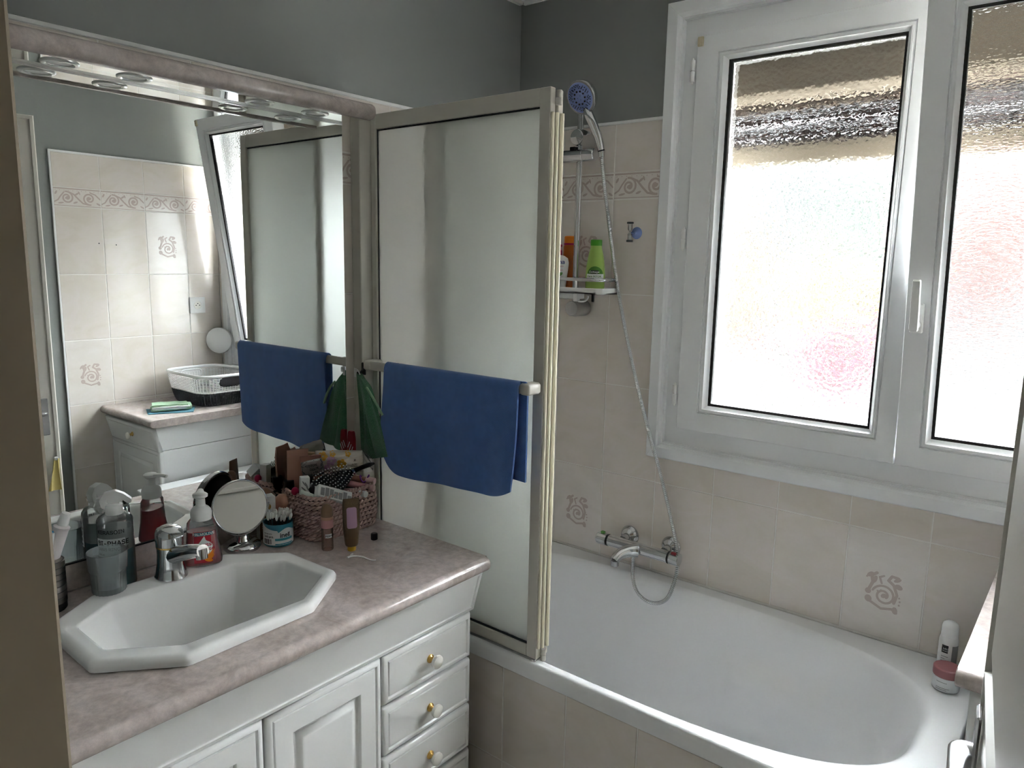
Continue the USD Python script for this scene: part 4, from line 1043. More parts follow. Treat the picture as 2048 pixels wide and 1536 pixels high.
for sgn in (-1, 1):
    xx = bk[0] + sgn * .1885
    loop = [(xx - sgn * .002, bk[1] + .055 * math.copysign(abs(math.cos(a)) ** .5, math.cos(a)), .968 + .019 * math.copysign(abs(math.sin(a)) ** .6, math.sin(a))) for a in np.linspace(0, 2 * PI, 40, endpoint=False)]
    part(t, 'handle', cat(tube(loop, .0045, 8, closed=True), place(extrude(Polygon([(p[1], p[2]) for p in loop]), .006), (xx - .003, 0, 0), (0, 1, 0), (0, 0, 1), (1, 0, 0))), 'plastic_white' if sgn > 0 else 'cloth_dark', label='handle opening showing dark laundry' if sgn < 0 else None)
gx, gy = np.meshgrid(np.linspace(-.148, .148, 30), np.linspace(-.112, .112, 24), indexing='ij')
gz = .915 + .075 * meshkit.fbm(np.stack([gx * 14, gy * 14, gx * 0], -1), 3, 5) * np.clip(1.3 - ((gx / .15) ** 4 + (gy / .115) ** 4), 0, 1)
single('dark_laundry', sheet(np.stack([bk[0] + gx, bk[1] + gy, gz], -1), .004), 'cloth_dark', 'crumpled dark grey clothes lying in the two-tone basket', 'clothes', smooth=60)
single('teal_folder', place(solid(np.array([[(-.105, -.060, 0), (.105, -.060, 0), (.095, .060, 0), (-.095, .060, 0)], [(-.105, -.060, .004), (.105, -.060, .004), (.095, .060, .004), (-.095, .060, .004)]])), (1.700, -.470, .8503), (-.45, .89, 0), (-.89, -.45, 0)), 'cloth_teal', 'flat teal cloth lying under the folded green washcloth on the side cabinet', 'cloth')
cl = []
for k, (dz, sx_, sh_) in enumerate(((.007, 1.0, 0), (.016, .96, .006), (.025, .88, -.004))):
    gx, gy = np.meshgrid(np.linspace(-.085, .085, 24), np.linspace(-.050, .050, 16), indexing='ij')
    z = dz + .006 * meshkit.fbm(np.stack([gx * 22 + k, gy * 22, gx * 0 + k], -1), 2, 3)
    cl.append(place(sheet(np.stack([gx * sx_ + sh_, gy * sx_, z], -1), .008), (1.715, -.462, .8535), (-.40, .92, 0), (-.92, -.40, 0)))
t = thing('folded_washcloth', 'pale green washcloth with white edges folded on the side cabinet', 'washcloth', (1.715, -.462, .8535))
part(t, 'cloth', cl, 'cloth_green', smooth=60)
part(t, 'white_edge', cat(*[place(tube(spline([(-.080, s_ * .046, .012 + .008 * j), (0, s_ * .049, .014 + .008 * j), (.080, s_ * .045, .012 + .008 * j)], 14), .004, 8), (1.715, -.462, .8535), (-.40, .92, 0), (-.92, -.40, 0)) for s_ in (1,) for j in (0, 1)]), 'paper_white')

# socket on the right wall
so = thing('wall_socket', 'square white wall socket on the tiles above the side cabinet, seen in the wall mirror', 'socket', (W, -.131, 1.27))
soO = (W, -.131, 1.311)
sop = lambda m: place(m, soO, (0, 1, 0), (0, 0, 1), (-1, 0, 0))
part(so, 'plate', sop(panel(-.041, .041, -.041, .041, [(0, 0), (0, .007), (.002, .009), (.018, .009)])), 'plastic_white')
part(so, 'well', sop(lathe([(.0195, .0088), (.0205, .0105), (.0225, .0092)], n=36)), 'plastic_white')
part(so, 'socket_face', sop(lathe([(0, .0090), (.0195, .0092), (.0195, .0096), (0, .0094)], n=36)), 'knob_white')
part(so, 'hole', sop(cat(*[(lambda q: (q.apply_translation([x, y, 0]), q)[1])(lathe([(0, .0090), (.0026, .0090), (.0026, .0101), (0, .0101)], n=12)) for x, y in ((-.0095, 0), (.0095, 0), (0, .009))])), 'ink')
for y in (-.592, -.515):
    single('drill_hole', place(lathe([(0, 0), (.0028, 0), (.0028, .0004), (0, .0004)], n=12), (W, y, 1.612 if y < -.55 else 1.607), (0, 1, 0), (0, 0, 1), (-1, 0, 0)), 'ink', ('left' if y < -.55 else 'right') + ' one of two small dark drill holes in the tiles of the right wall', 'hole', kind=None)
# round white object beside the window
rc = np.array([1.985, -.052, 1.127]); rn = np.array([-.62, -.78, 0.0]); ru = np.array([.78, -.62, 0])
r = thing('wall_dome', 'round white plastic dome on the wall right of the window, seen in the wall mirror', 'wall fitting', (1.985, -.03, 1.06))
part(r, 'dome', place(lathe([(0, -.022), (.060, -.022), (.066, -.018), (.068, -.004), (.066, .006), (.050, .014), (.025, .018), (0, .019)], n=44), rc, ru, (0, 0, 1), rn), 'plastic_white', smooth=45)
part(r, 'bracket', cat(cbox((1.99, -.040, 1.107), (2.03, -.0005, 1.147), .003)), 'plastic_white')
part(r, 'cord', tube(spline([(2.005, -.02, 1.08), (2.012, -.018, 1.04), (2.006, -.016, 1.00), (2.010, -.018, .93), (2.012, -.02, .86)], 24), .0022, 8), 'plastic_white')

# ================================================================ ON THE WORKTOP
ZS = .8726                               # rim of the washbasin
VA = -.48                                # towards the camera, from the worktop
def zrot(P, c, deg):
    return rotm(P, deg, (0, 0, 1), c)

# two-phase spray
c = np.array([.058, -1.457, ZC + .0002])
b = thing('hair_spray_bottle', 'clear trigger-spray bottle of two-phase lotion, blue-green at the bottom, against the wall mirror', 'spray bottle', tuple(c))
part(b, 'bottle', rlathe([(0, 0), (.034, 0), (.0365, .004), (.0360, .150), (.030, .160), (.014, .163), (.014, .170)], .003, c=c), 'clear_plastic', smooth=45)
part(b, 'lotion', lathe([(0, .003), (.0335, .003), (.0340, .085), (0, .085)], c=c), 'blue_liquid')
part(b, 'clear_lotion', lathe([(0, .0855), (.0335, .0855), (.0335, .132), (0, .132)], c=c), 'haze_liquid')
part(b, 'collar', rlathe([(0, .162), (.0175, .162), (.0175, .183), (.011, .186), (0, .186)], .001, c=c), 'plastic_white')
sd = math.radians(62); sU = np.array([math.cos(sd), math.sin(sd), 0]); sV = np.array([-sU[1], sU[0], 0])
arch = unary_union([LineString([(-.018, .182), (-.0205, .194), (-.013, .205), (.004, .2085), (.018, .201), (.030, .190)]).buffer(.0048, 8), sbox(-.0095, .183, .0105, .207), Polygon([(-.012, .190), (.018, .190), (.012, .204), (-.010, .206)])]).buffer(-.0012).buffer(.0022, 8)
hd = extrude(arch, .015); hd.apply_translation([0, 0, -.0075])
tr_ = extrude(LineString([(-.013, .186), (-.0145, .176), (-.021, .168)]).buffer(.0020, 6), .011); tr_.apply_translation([0, 0, -.0055])
part(b, 'trigger_head', [place(hd, c, sU, (0, 0, 1), -sV), place(tr_, c, sU, (0, 0, 1), -sV)], 'plastic_white', smooth=50)
part(b, 'nozzle', place(tube([(.020, .192, 0), (.023, .182, 0)], .004, 10), c, sU, (0, 0, 1), -sV), 'ink')
a0 = VA - 1.13
part(b, 'label', patch(.0364, c, a0, a0 + 1.72, .076, .1165), 'white_label')
for s_, h, z, o in (('KERASOIN', .0082, .1275, .12), ('BI-PHASE', .0098, .1025, .10), ('SANS RINÇAGE', .0066, .0905, .06), ('250 ml', .0036, .0800, .10)):
    part(b, 'lettering', wrap(text(s_, h, .0003, h > .007), .0370, c, a0 + o, c[2] + z), 'ink', smooth=False)

# foam pump
c = np.array([.137, -1.303, ZS])
b = thing('foam_soap_pump', 'foaming hand soap bottle of red liquid with a white pump on the washbasin rim', 'soap dispenser', tuple(c))
SW = 1.0
bp_ = lambda z: np.interp(z, [0, .004, .012, .05, .085, .098, .108], [.0375, .041, .0415, .0345, .0320, .0310, .0235])
sect = lambda z, k=1.0: np.array([(c[0] + .62 * k * bp_(z) * math.copysign(abs(math.cos(a)) ** .8, math.cos(a)) * math.cos(VA) - k * bp_(z) * math.copysign(abs(math.sin(a)) ** .8, math.sin(a)) * math.sin(VA),
                                 c[1] + .62 * k * bp_(z) * math.copysign(abs(math.cos(a)) ** .8, math.cos(a)) * math.sin(VA) + k * bp_(z) * math.copysign(abs(math.sin(a)) ** .8, math.sin(a)) * math.cos(VA), c[2] + z) for a in np.linspace(0, 2 * PI, 44, endpoint=False)])
part(b, 'bottle', solid(np.array([sect(z) for z in (.0002, .004, .012, .03, .05, .07, .085, .098, .104, .108)])), 'clear_plastic', smooth=50)
part(b, 'soap', solid(np.array([sect(z, .95) for z in (.004, .012, .03, .05, .070, .079)])), 'red_liquid', smooth=50)
part(b, 'collar', lathe([(0, .106), (.0225, .106), (.0230, .122), (.0215, .128), (.0165, .134), (.0115, .137), (.0105, .140), (.0100, .156), (0, .156)], c=c), 'plastic_white', smooth=45)
hp_ = math.radians(150)
hU = np.array([math.cos(hp_), math.sin(hp_), 0]); hV = np.array([-hU[1], hU[0], 0])
part(b, 'pump_head', [lathe([(0, .155), (.0115, .155), (.016, .158), (.0165, .163), (.013, .166), (0, .167)], c=c), place(solid(np.array([[(x, w * math.cos(a), z + .0035 * math.sin(a)) for a in np.linspace(0, 2 * PI, 12, endpoint=False)] for x, w, z in ((-.004, .011, .1625), (.014, .0095, .163), (.032, .0072, .1625), (.043, .006, .161))])), c, hU, hV)], 'plastic_white', smooth=45)
Rp = lambda z: bp_(z) + .0006
part(b, 'label', face_patch(c, Rp, .64, math.degrees(VA), -.019, .026, .010, .081, .0004), 'red_label', smooth=40)
part(b, 'brand_bar', face_patch(c, Rp, .64, math.degrees(VA), -.016, .022, .072, .080, .0008), 'teal_label', smooth=40)
drop = unary_union([Point(.004, .044).buffer(.0165, 8), Polygon([(-.010, .052), (.004, .0715), (.007, .062), (.018, .052)])])
part(b, 'foam_drop', face_patch(c, Rp, .64, math.degrees(VA), 0, 0, 0, 0, .0008, shape=drop), 'white_label', smooth=40)
fruit = unary_union([Point(.014, .024).buffer(.006), leaf(.006, .028, .009, .004, 30), leaf(.020, .032, .008, .003, 70), leaf(.011, .016, .008, .003, -20)])
part(b, 'fruit_print', face_patch(c, Rp, .64, math.degrees(VA), 0, 0, 0, 0, .0008, shape=unary_union([fruit, leaf(.013, .024, .010, .006, 20)]).buffer(.001)), 'orange', smooth=40)
for s_, h, x, z, mt, bold in (('PALMOLIVE', .0056, .003, .0735, 'white_label', True), ('Pouss\'', .0080, .004, .0475, 'red_label', True), ('Mousse', .0080, .004, .0375, 'red_label', True)):
    q = text(s_, h, .0003, bold, True); q.apply_translation([x, z, .0012])
    part(b, 'lettering', bend(q, c, Rp, .64, math.degrees(VA)), mt, smooth=False)

# tumbler
c = np.array([.127, -1.505, ZS])
b = thing('tumbler', 'frosted bluish glass tumbler with ribbed foot on the left back corner of the washbasin', 'glass', tuple(c))
nr = 72
aa = np.linspace(0, 2 * PI, nr, endpoint=False)
def trow(r, z, rib=0.0):
    return [(c[0] + (r + rib * math.cos(24 * a)) * math.cos(a), c[1] + (r + rib * math.cos(24 * a)) * math.sin(a), c[2] + z) for a in aa]
part(b, 'glass', solid(np.array([trow(.0300, .0004, .001), trow(.0312, .003, .0016), trow(.0325, .030, .0010), trow(.0335, .044), trow(.0338, .046), trow(.0362, .050), trow(.0385, .082), trow(.0388, .086), trow(.0380, .088), trow(.0366, .086), trow(.0340, .050), trow(.0312, .046), trow(.0295, .012), trow(.022, .009)])), 'frost_glass', smooth=50)

# toothbrush cup
c = np.array([.078, -1.602, ZC + .0002])
b = thing('toothbrush_cup', 'black cup with brushed metal bands beside the door lining, left of the washbasin', 'cup', tuple(c))
part(b, 'cup', solid(np.array([[(c[0] + r * math.cos(a), c[1] + r * math.sin(a), c[2] + z) for a in np.linspace(0, 2 * PI, 40, endpoint=False)] for r, z in ((.029, 0), (.0315, .003), (.0315, .105), (.029, .105), (.028, .006))])), 'plastic_black', smooth=45)
for k in range(7):
    part(b, 'metal_band', rlathe([(.0314, .0165 + .0127 * k), (.0326, .0170 + .0127 * k), (.0326, .0278 + .0127 * k), (.0314, .0283 + .0127 * k)], .0008, c=c, n=44), 'bronze')
# toothpaste tube leaning in the cup
A, B_ = np.array([.070, -1.606, .905]), np.array([.092, -1.570, 1.030])
ax_ = (B_ - A) / np.linalg.norm(B_ - A); sxx = np.cross(ax_, [1, .3, 0]); sxx /= np.linalg.norm(sxx); syy = np.cross(ax_, sxx)
LT = np.linalg.norm(B_ - A)
b = thing('toothpaste_tube', 'white and pink toothpaste tube standing cap up in the metal-banded cup', 'tube', tuple(A))
def ell(z, a, b2):
    return [tuple(A + ax_ * z + sxx * a * math.cos(t) + syy * b2 * math.sin(t)) for t in np.linspace(0, 2 * PI, 28, endpoint=False)]
part(b, 'tube', solid(np.array([ell(0, .019, .002), ell(.03, .018, .006), ell(.07, .0155, .011), ell(LT - .014, .0145, .0135), ell(LT - .012, .0155, .0150), ell(LT - .008, .0155, .0150), ell(LT - .004, .010, .0095)])), 'toothpaste', smooth=50)
part(b, 'stripe', place(solid(np.array([[(x, y + e, z) for x, e in ((-.0025, 0), (.0025, 0), (.0025, .002), (-.0025, .002))] for y, z in ((.0098, .062), (.0128, LT - .016))])), A, sxx * .35 + syy * -.94, -(sxx * .94 + syy * .35) * -1, ax_), 'ink_pink', smooth=False)
part(b, 'cap', solid(np.array([ell(LT - .005, .0105, .0105), ell(LT + .002, .0105, .0105), ell(LT + .018, .0088, .0088), ell(LT + .021, .0080, .0080)])), 'plastic_white', smooth=45)
# toothbrush
A2, B2 = np.array([.086, -1.612, .880]), np.array([.094, -1.592, 1.015])
tx = (B2 - A2) / np.linalg.norm(B2 - A2); tn = np.cross(tx, [.3, -1, .2]); tn /= np.linalg.norm(tn); ts = np.cross(tx, tn)
b = thing('toothbrush', 'white toothbrush with blue bristles in the metal-banded cup', 'toothbrush', tuple(A2))
part(b, 'handle', tube(spline([tuple(A2), tuple(A2 + tx * .07), tuple(B2)], 24), np.interp(np.linspace(0, 1, 24), [0, .7, .8, 1], [.005, .0035, .005, .0055]), 12, sy=.7), 'plastic_white')
part(b, 'bristles', cat(*[tube([tuple(B2 - tx * (.002 + .0045 * k) + ts * j * .003), tuple(B2 - tx * (.002 + .0045 * k) + ts * j * .003 - tn * .0125)], .0018, 7) for k in range(5) for j in (-1, 0, 1)]), 'paper_white')
part(b, 'tip_bristles', cat(*[tube([tuple(B2 + tx * (.001 - .0045 * k) + ts * j * .003), tuple(B2 + tx * (.001 - .0045 * k) + ts * j * .003 - tn * .0135)], .0019, 7) for k in range(2) for j in (-1, 0, 1)]), 'brush_blue', label='blue bristles')

# round table mirror
b = thing('table_mirror', 'round chrome make-up mirror on a foot at the back of the worktop', 'mirror', (.072, -1.166, ZC))
bc_ = np.array([.072, -1.166, ZC])
part(b, 'foot', lathe([(0, .0002), (.042, .0002), (.0455, .006), (.044, .013), (.034, .019), (.021, .022), (.0185, .028), (.018, .036), (.012, .041), (.006, .044), (.0055, .060), (0, .060)], c=bc_, n=48), 'chrome', smooth=50)
mc = np.array([.080, -1.172, .9610]); mn = np.array([.935, -.31, .173]); mn /= np.linalg.norm(mn)
mu = np.cross([0, 0, 1.0], mn); mu /= np.linalg.norm(mu); mv = np.cross(mn, mu)
MR = .0650
part(b, 'rim', place(rlathe([(MR - .004, -.008), (MR + .001, -.008), (MR + .002, 0), (MR + .001, .0065), (MR - .002, .0065), (MR - .0025, .0035)], .0015, n=64), mc, mu, mv, mn), 'chrome', smooth=50)
part(b, 'back', place(lathe([(0, -.014), (MR * .8, -.012), (MR - .003, -.007), (MR - .003, .001), (0, .001)], n=56), mc, mu, mv, mn), 'plastic_black', smooth=50)
part(b, 'glass', place(lathe([(0, .0012), (MR - .0020, .0012), (MR - .0020, .0042), (0, .0042)], n=64), mc, mu, mv, mn), 'mirror')
part(b, 'yoke', place(tube(spline([(-MR - .004, 0, 0), (-MR * .72, -MR * .72, -.004), (0, -MR - .006, -.004), (MR * .72, -MR * .72, -.004), (MR + .004, 0, 0)], 36), .0022, 8), mc, mu, mv, mn), 'chrome')

# cotton bud jar
c = np.array([.107, -1.085, ZC + .0002])
j = thing('cotton_bud_jar', 'teal plastic jar with a white wave label holding cotton buds', 'jar', tuple(c))
part(j, 'jar', solid(np.array([[(c[0] + r * math.cos(a), c[1] + r * math.sin(a), c[2] + z) for a in np.linspace(0, 2 * PI, 44, endpoint=False)] for r, z in ((.034, 0), (.0365, .003), (.0365, .058), (.0345, .058), (.0335, .004))])), 'teal_label', smooth=45)
u0_, u1_ = -.060, .050
wav = [(u, .043 + .012 * ((u - .004) / .05) ** 2 if u < -.004 else .0405 + .006 * math.sin(u * 95) + .10 * u) for u in np.linspace(u0_, u1_, 40)]
from shapely import segmentize
lab = Polygon([(u0_, .006), (u1_, .006)] + wav[::-1])
lm = trimesh.creation.extrude_polygon(segmentize(lab, .003), .0004, engine='earcut').subdivide_to_size(.007)
part(j, 'label', wrap(lm, .0366, c, VA, c[2]), 'white_label', smooth=40)
part(j, 'label_stripe', cat(wrap(trimesh.creation.box(bounds=[(-.012, .0175, 0), (.034, .0235, .0007)]).subdivide_to_size(.006), .0366, c, VA, c[2]), wrap(trimesh.creation.box(bounds=[(-.012, .0075, 0), (.034, .0100, .0007)]).subdivide_to_size(.006), .0366, c, VA, c[2])), 'cyan_label', smooth=40)
part(j, 'lettering', cat(wrap(text('inell', .0105, .0003, True), .0371, c, VA - .02, c[2] + .0255), wrap(text('160 pcs.', .0052, .0003, True), .0371, c, VA - 1.20, c[2] + .0255), wrap(text('COTTON TIPS', .0026, .0003), .0371, c, VA - 1.20, c[2] + .034)), 'ink', smooth=False)
part(j, 'barcode', cat(*[wrap(trimesh.creation.box(bounds=[(x, .009, 0), (x + wd, .0215, .0004)]), .0370, c, VA - 1.2, c[2]) for x, wd in ((0, .001), (.002, .002), (.0055, .001), (.008, .0025), (.012, .001), (.0145, .002), (.0185, .001), (.021, .0015))]), 'ink', smooth=False)
# the buds: one is built, the others are copies
bb = thing('cotton_bud', 'white-tipped cotton bud with a dark stick, one of those crowding the teal jar', 'cotton bud', (0, 0, 0), group='cotton buds in the teal jar')
part(bb, 'stick', tube([(0, 0, 0), (0, 0, .068)], .0012, 6), 'bud_stick')
part(bb, 'tip', lathe([(0, .060), (.0020, .0605), (.0036, .066), (.0037, .071), (.0026, .0755), (0, .077)], n=10), 'cotton', smooth=60)
rb = np.random.default_rng(11)
mats_ = []
for k in range(46):
    r0, a0_ = .026 * math.sqrt(rb.uniform(0, 1)), rb.uniform(0, 2 * PI)
    base = np.array([c[0] + r0 * .72 * math.cos(a0_), c[1] + r0 * .72 * math.sin(a0_), c[2] + .0055 + rb.uniform(0, .004)])
    tipp = np.array([c[0] + r0 * 1.42 * math.cos(a0_) + .010 * rb.normal() * .5, c[1] + r0 * 1.42 * math.sin(a0_) + .006 + .006 * rb.normal() * .5, 0])
    rr = np.linalg.norm(tipp[:2] - c[:2])
    if rr > .038:
        tipp[:2] = c[:2] + (tipp[:2] - c[:2]) * .038 / rr
    dx = tipp[:2] - base[:2]
    hz_ = math.sqrt(max(.077 ** 2 - dx @ dx, .001)) 
    d3 = np.array([dx[0], dx[1], hz_]); d3 /= np.linalg.norm(d3)
    x3 = np.cross([0, 1, 0], d3); x3 /= np.linalg.norm(x3); y3 = np.cross(d3, x3)
    mats_.append(Gf.Matrix4d(*x3, 0, *y3, 0, *d3, 0, *base, 1))
xf = UsdGeom.Xformable(stage.GetPrimAtPath(bb)); xf.ClearXformOpOrder(); xf.AddTransformOp(opSuffix='copy').Set(mats_[0])
for M_ in mats_[1:]:
    dup(bb, M_, 'white-tipped cotton bud with a dark stick, one of those crowding the teal jar')

# box and roll-on behind the jar
bxm = lambda lo, hi, c_, deg, ch=.0008: zrot(cbox(lo, hi, ch), c_, deg)
c = np.array([.055, -1.082, ZC + .0002])
b = thing('serum_carton', 'tall white and brown cosmetic carton between the make-up mirror and the pink roll-on', 'carton', tuple(c))
part(b, 'carton', bxm((c[0] - .015, c[1] - .024, c[2]), (c[0] + .015, c[1] + .018, c[2] + .112), tuple(c), -16), 'paper_white')
part(b, 'brown_panel', bxm((c[0] + .0151, c[1] - .0238, c[2] + .002), (c[0] + .0155, c[1] + .0178, c[2] + .066), tuple(c), -16, 0), 'brown_label')
part(b, 'round_mark', zrot(place(lathe([(.007, 0), (.0092, 0), (.0092, .0005), (.007, .0005)], n=26), (c[0] + .0151, c[1] - .003, c[2] + .086), (0, 1, 0), (0, 0, 1), (1, 0, 0)), tuple(c), -16), 'gold')
part(b, 'fine_print', cat(*[bxm((c[0] + .0155, c[1] - .018, c[2] + z), (c[0] + .0158, c[1] + x, c[2] + z + .0022), tuple(c), -16, 0) for z, x in ((.055, .010), (.048, .006), (.036, .012), (.031, .010))]), 'knob_white')
c = np.array([.062, -1.040, ZC + .0002])
b = thing('roll_on', 'pink roll-on with a domed peach cap behind the teal jar', 'roll-on', tuple(c))
part(b, 'body', rlathe([(0, 0), (.017, 0), (.0185, .003), (.0185, .070), (0, .070)], .002, c=c), 'pink_light')
part(b, 'cap', lathe([(0, .0702), (.0190, .0702), (.0190, .090), (.0165, .100), (.010, .106), (0, .108)], c=c), 'peach', smooth=45)

# foundation bottle in front of the basket
c = np.array([.236, -1.031, ZC + .0002])
b = thing('foundation_bottle', 'slim clear bottle with pink band and domed brown cap in front of the woven basket', 'bottle', tuple(c))
part(b, 'bottle', rlathe([(0, 0), (.0135, 0), (.0145, .002), (.0140, .058), (0, .058)], .001, c=c), 'rose_liquid')
part(b, 'pink_band', rlathe([(0, .0582), (.0155, .0582), (.0155, .0790), (0, .0790)], .0008, c=c), 'pink')
part(b, 'peach_ring', rlathe([(0, .0792), (.0152, .0792), (.0152, .0865), (0, .0865)], .0005, c=c), 'peach')
part(b, 'cap', lathe([(0, .0866), (.0146, .0866), (.0148, .100), (.0125, .110), (.007, .1165), (0, .118)], c=c), 'dome_brown', smooth=45)
part(b, 'label_plate', patch(.0146, c, VA - .55, VA + .65, .034, .044, .0003), 'white_label')
part(b, 'lettering', wrap(text('PERFECT', .0044, .0002, True), .0150, c, VA - .48, c[2] + .0368), 'ink', smooth=False)

# brown tube standing on its yellow cap
c = np.array([.285, -.995, ZC + .0002])
b = thing('brown_tube', 'glittery brown cosmetic tube with a mauve label standing on its yellow cap', 'tube', tuple(c))
def flat(z, a, b2, pw=.7):
    ca_, sa_ = math.cos(VA), math.sin(VA)
    return [(c[0] + b2 * math.cos(t) * ca_ - a * math.copysign(abs(math.sin(t)) ** pw, math.sin(t)) * sa_, c[1] + b2 * math.cos(t) * sa_ + a * math.copysign(abs(math.sin(t)) ** pw, math.sin(t)) * ca_, c[2] + z) for t in np.linspace(0, 2 * PI, 36, endpoint=False)]
part(b, 'tube', solid(np.array([flat(.012, .011, .0105), flat(.0135, .0150, .0130), flat(.018, .0165, .0140), flat(.060, .0205, .0105), flat(.100, .0215, .0060), flat(.128, .0205, .0018), flat(.134, .0200, .0012)])), 'brown_glitter', smooth=50)
part(b, 'cap', rlathe([(0, 0), (.0100, 0), (.0108, .0015), (.0108, .0115), (0, .0125)], .001, c=c), 'yellow_cap')
lb = sbox(-.0125, .060, .0125, .112).buffer(-.005).buffer(.005, 6)
q = trimesh.creation.extrude_polygon(segmentize(lb, .004), .0005, engine='earcut').subdivide_to_size(.008)
p_ = np.array(q.vertices); dep = np.interp(p_[:, 1], [.060, .100, .128], [.0107, .0062, .0020]) * (1 - .10 * (p_[:, 0] / .0125) ** 2)
q.vertices = np.stack([c[0] + (dep + p_[:, 2]) * math.cos(VA) - p_[:, 0] * math.sin(VA), c[1] + (dep + p_[:, 2]) * math.sin(VA) + p_[:, 0] * math.cos(VA), c[2] + p_[:, 1]], 1)
part(b, 'label', q, 'mauve_label', smooth=40)
# small black cap and floss pick
c = np.array([.272, -.911, ZC + .0002])
single('loose_bottle_cap', [rlathe([(0, 0), (.0075, 0), (.0080, .001), (.0080, .016), (.0070, .018), (0, .018)], .001, c=c), *[tube([(c[0] + .0078 * math.cos(a), c[1] + .0078 * math.sin(a), c[2] + .001), (c[0] + .0078 * math.cos(a), c[1] + .0078 * math.sin(a), c[2] + .016)], .0008, 6) for a in np.linspace(0, 2 * PI, 20, endpoint=False)]], 'plastic_black', 'small ribbed black screw cap lying alone right of the basket', 'bottle cap')
fz = ZC + .0022
single('floss_pick', [tube(spline([(.318, -1.036, fz), (.322, -1.020, fz), (.338, -1.010, fz), (.356, -1.008, fz), (.376, -1.006, fz), (.381, -1.000, fz)], 24), np.linspace(.0034, .0020, 24), 8, sy=.7), tube(spline([(.320, -1.026, fz), (.312, -1.018, fz), (.310, -1.012, fz)], 8), .0026, 8), tube([(.3185, -1.036, fz), (.3105, -1.012, fz)], .0004, 5)], 'plastic_white', 'white dental floss pick lying on the worktop in front of the brown tube', 'floss pick')

# ---------------------------------------------------------------- pink woven basket and what it holds
bk2 = np.array([.113, -.925]); BZ = ZC + .0004
b = thing('woven_basket', 'pink crocheted rope basket full of cosmetics at the right end of the worktop', 'basket', (bk2[0], bk2[1], BZ))
def wring(d, z, n=170):
    return poly_ring(rnd(sbox(bk2[0] - .076 - d, bk2[1] - .105 - d, bk2[0] + .076 + d, bk2[1] + .105 + d), .040), n, bk2, z)
NRW = 10
for k in range(NRW):
    z = BZ + .0065 + .0118 * k
    ring = wring(.004 * math.sin(k / 8 * PI), z)
    n = len(ring)
    cen = np.array([*bk2, z]); rad = ring - cen; rad[:, 2] = 0; rad /= np.linalg.norm(rad, axis=1)[:, None]
    st_ = []
    for ph in (0, PI):
        s_ = np.arange(n) / n * 2 * PI * 26 + ph + k * 1.3
        st_.append(tube(ring + rad * (.0032 * np.cos(s_))[:, None] + np.array([0, 0, 1.0]) * (.0034 * np.sin(s_))[:, None], .0036 + .0006 * np.sin(s_ * 2), 6, closed=True))
    part(b, 'rope_row', st_, 'rope_pink', smooth=70)
part(b, 'lining', solid(np.array([wring(-.003, BZ, 60), wring(-.001, BZ + .004, 60), wring(-.001, BZ + .112, 60), wring(-.004, BZ + .112, 60), wring(-.006, BZ + .006, 60)])), 'dark_inside', smooth=40)

# hair brush lying across the basket
Ab, Bb = np.array([.138, -1.000, .962]), np.array([.128, -.866, .992])
bx_ = (Bb - Ab) / np.linalg.norm(Bb - Ab); bn = np.array([.55, -.20, .80]); bn -= bx_ * bn.dot(bx_); bn /= np.linalg.norm(bn); bs = np.cross(bx_, bn)
LB = np.linalg.norm(Bb - Ab)
b = thing('hair_brush', 'black vent hairbrush with white-tipped bristles lying across the woven basket', 'hairbrush', tuple(Ab))
def hb_(u, w, t):
    return [tuple(Ab + bx_ * u + bs * w * math.cos(a) + bn * (t * math.sin(a))) for a in np.linspace(0, 2 * PI, 20, endpoint=False)]
part(b, 'pad', solid(np.array([hb_(-.004, .006, .003), hb_(.004, .022, .008), hb_(.03, .034, .011), hb_(.07, .035, .011), hb_(.105, .025, .009), hb_(LB, .010, .007)])), 'plastic_black', smooth=55)
part(b, 'ferrule', tube([tuple(Bb - bx_ * .002), tuple(Bb + bx_ * .006)], .0098, 18), 'chrome')
Eb = Bb + np.array([.002, .078, .010])
part(b, 'handle', tube(spline([tuple(Bb + bx_ * .005), tuple(Bb * .5 + Eb * .5 + np.array([0, 0, .002])), tuple(Eb)], 22), np.interp(np.linspace(0, 1, 22), [0, .3, .8, 1], [.0075, .0062, .0070, .0035]), 16), 'plastic_black')
bris, tips = [], []
for iu, u in enumerate(np.linspace(.008, LB - .010, 15)):
    wmax = np.interp(u, [0, .03, .07, .105, LB], [.012, .030, .031, .022, .010])
    nw = max(3, int(wmax / .0038))
    for wv in np.linspace(-wmax, wmax, nw):
        p0 = Ab + bx_ * u + bs * wv + bn * .008
        p1 = p0 + bn * .014 + bs * wv * .12
        bris.append(tube([tuple(p0), tuple(p1)], .0006, 4))
        tips.append(trimesh.creation.icosphere(1, .0019).apply_translation(p1))
part(b, 'bristles', bris, 'plastic_black', smooth=False, kind='stuff')
part(b, 'bristle_tips', tips, 'paper_white', smooth=True, kind='stuff')

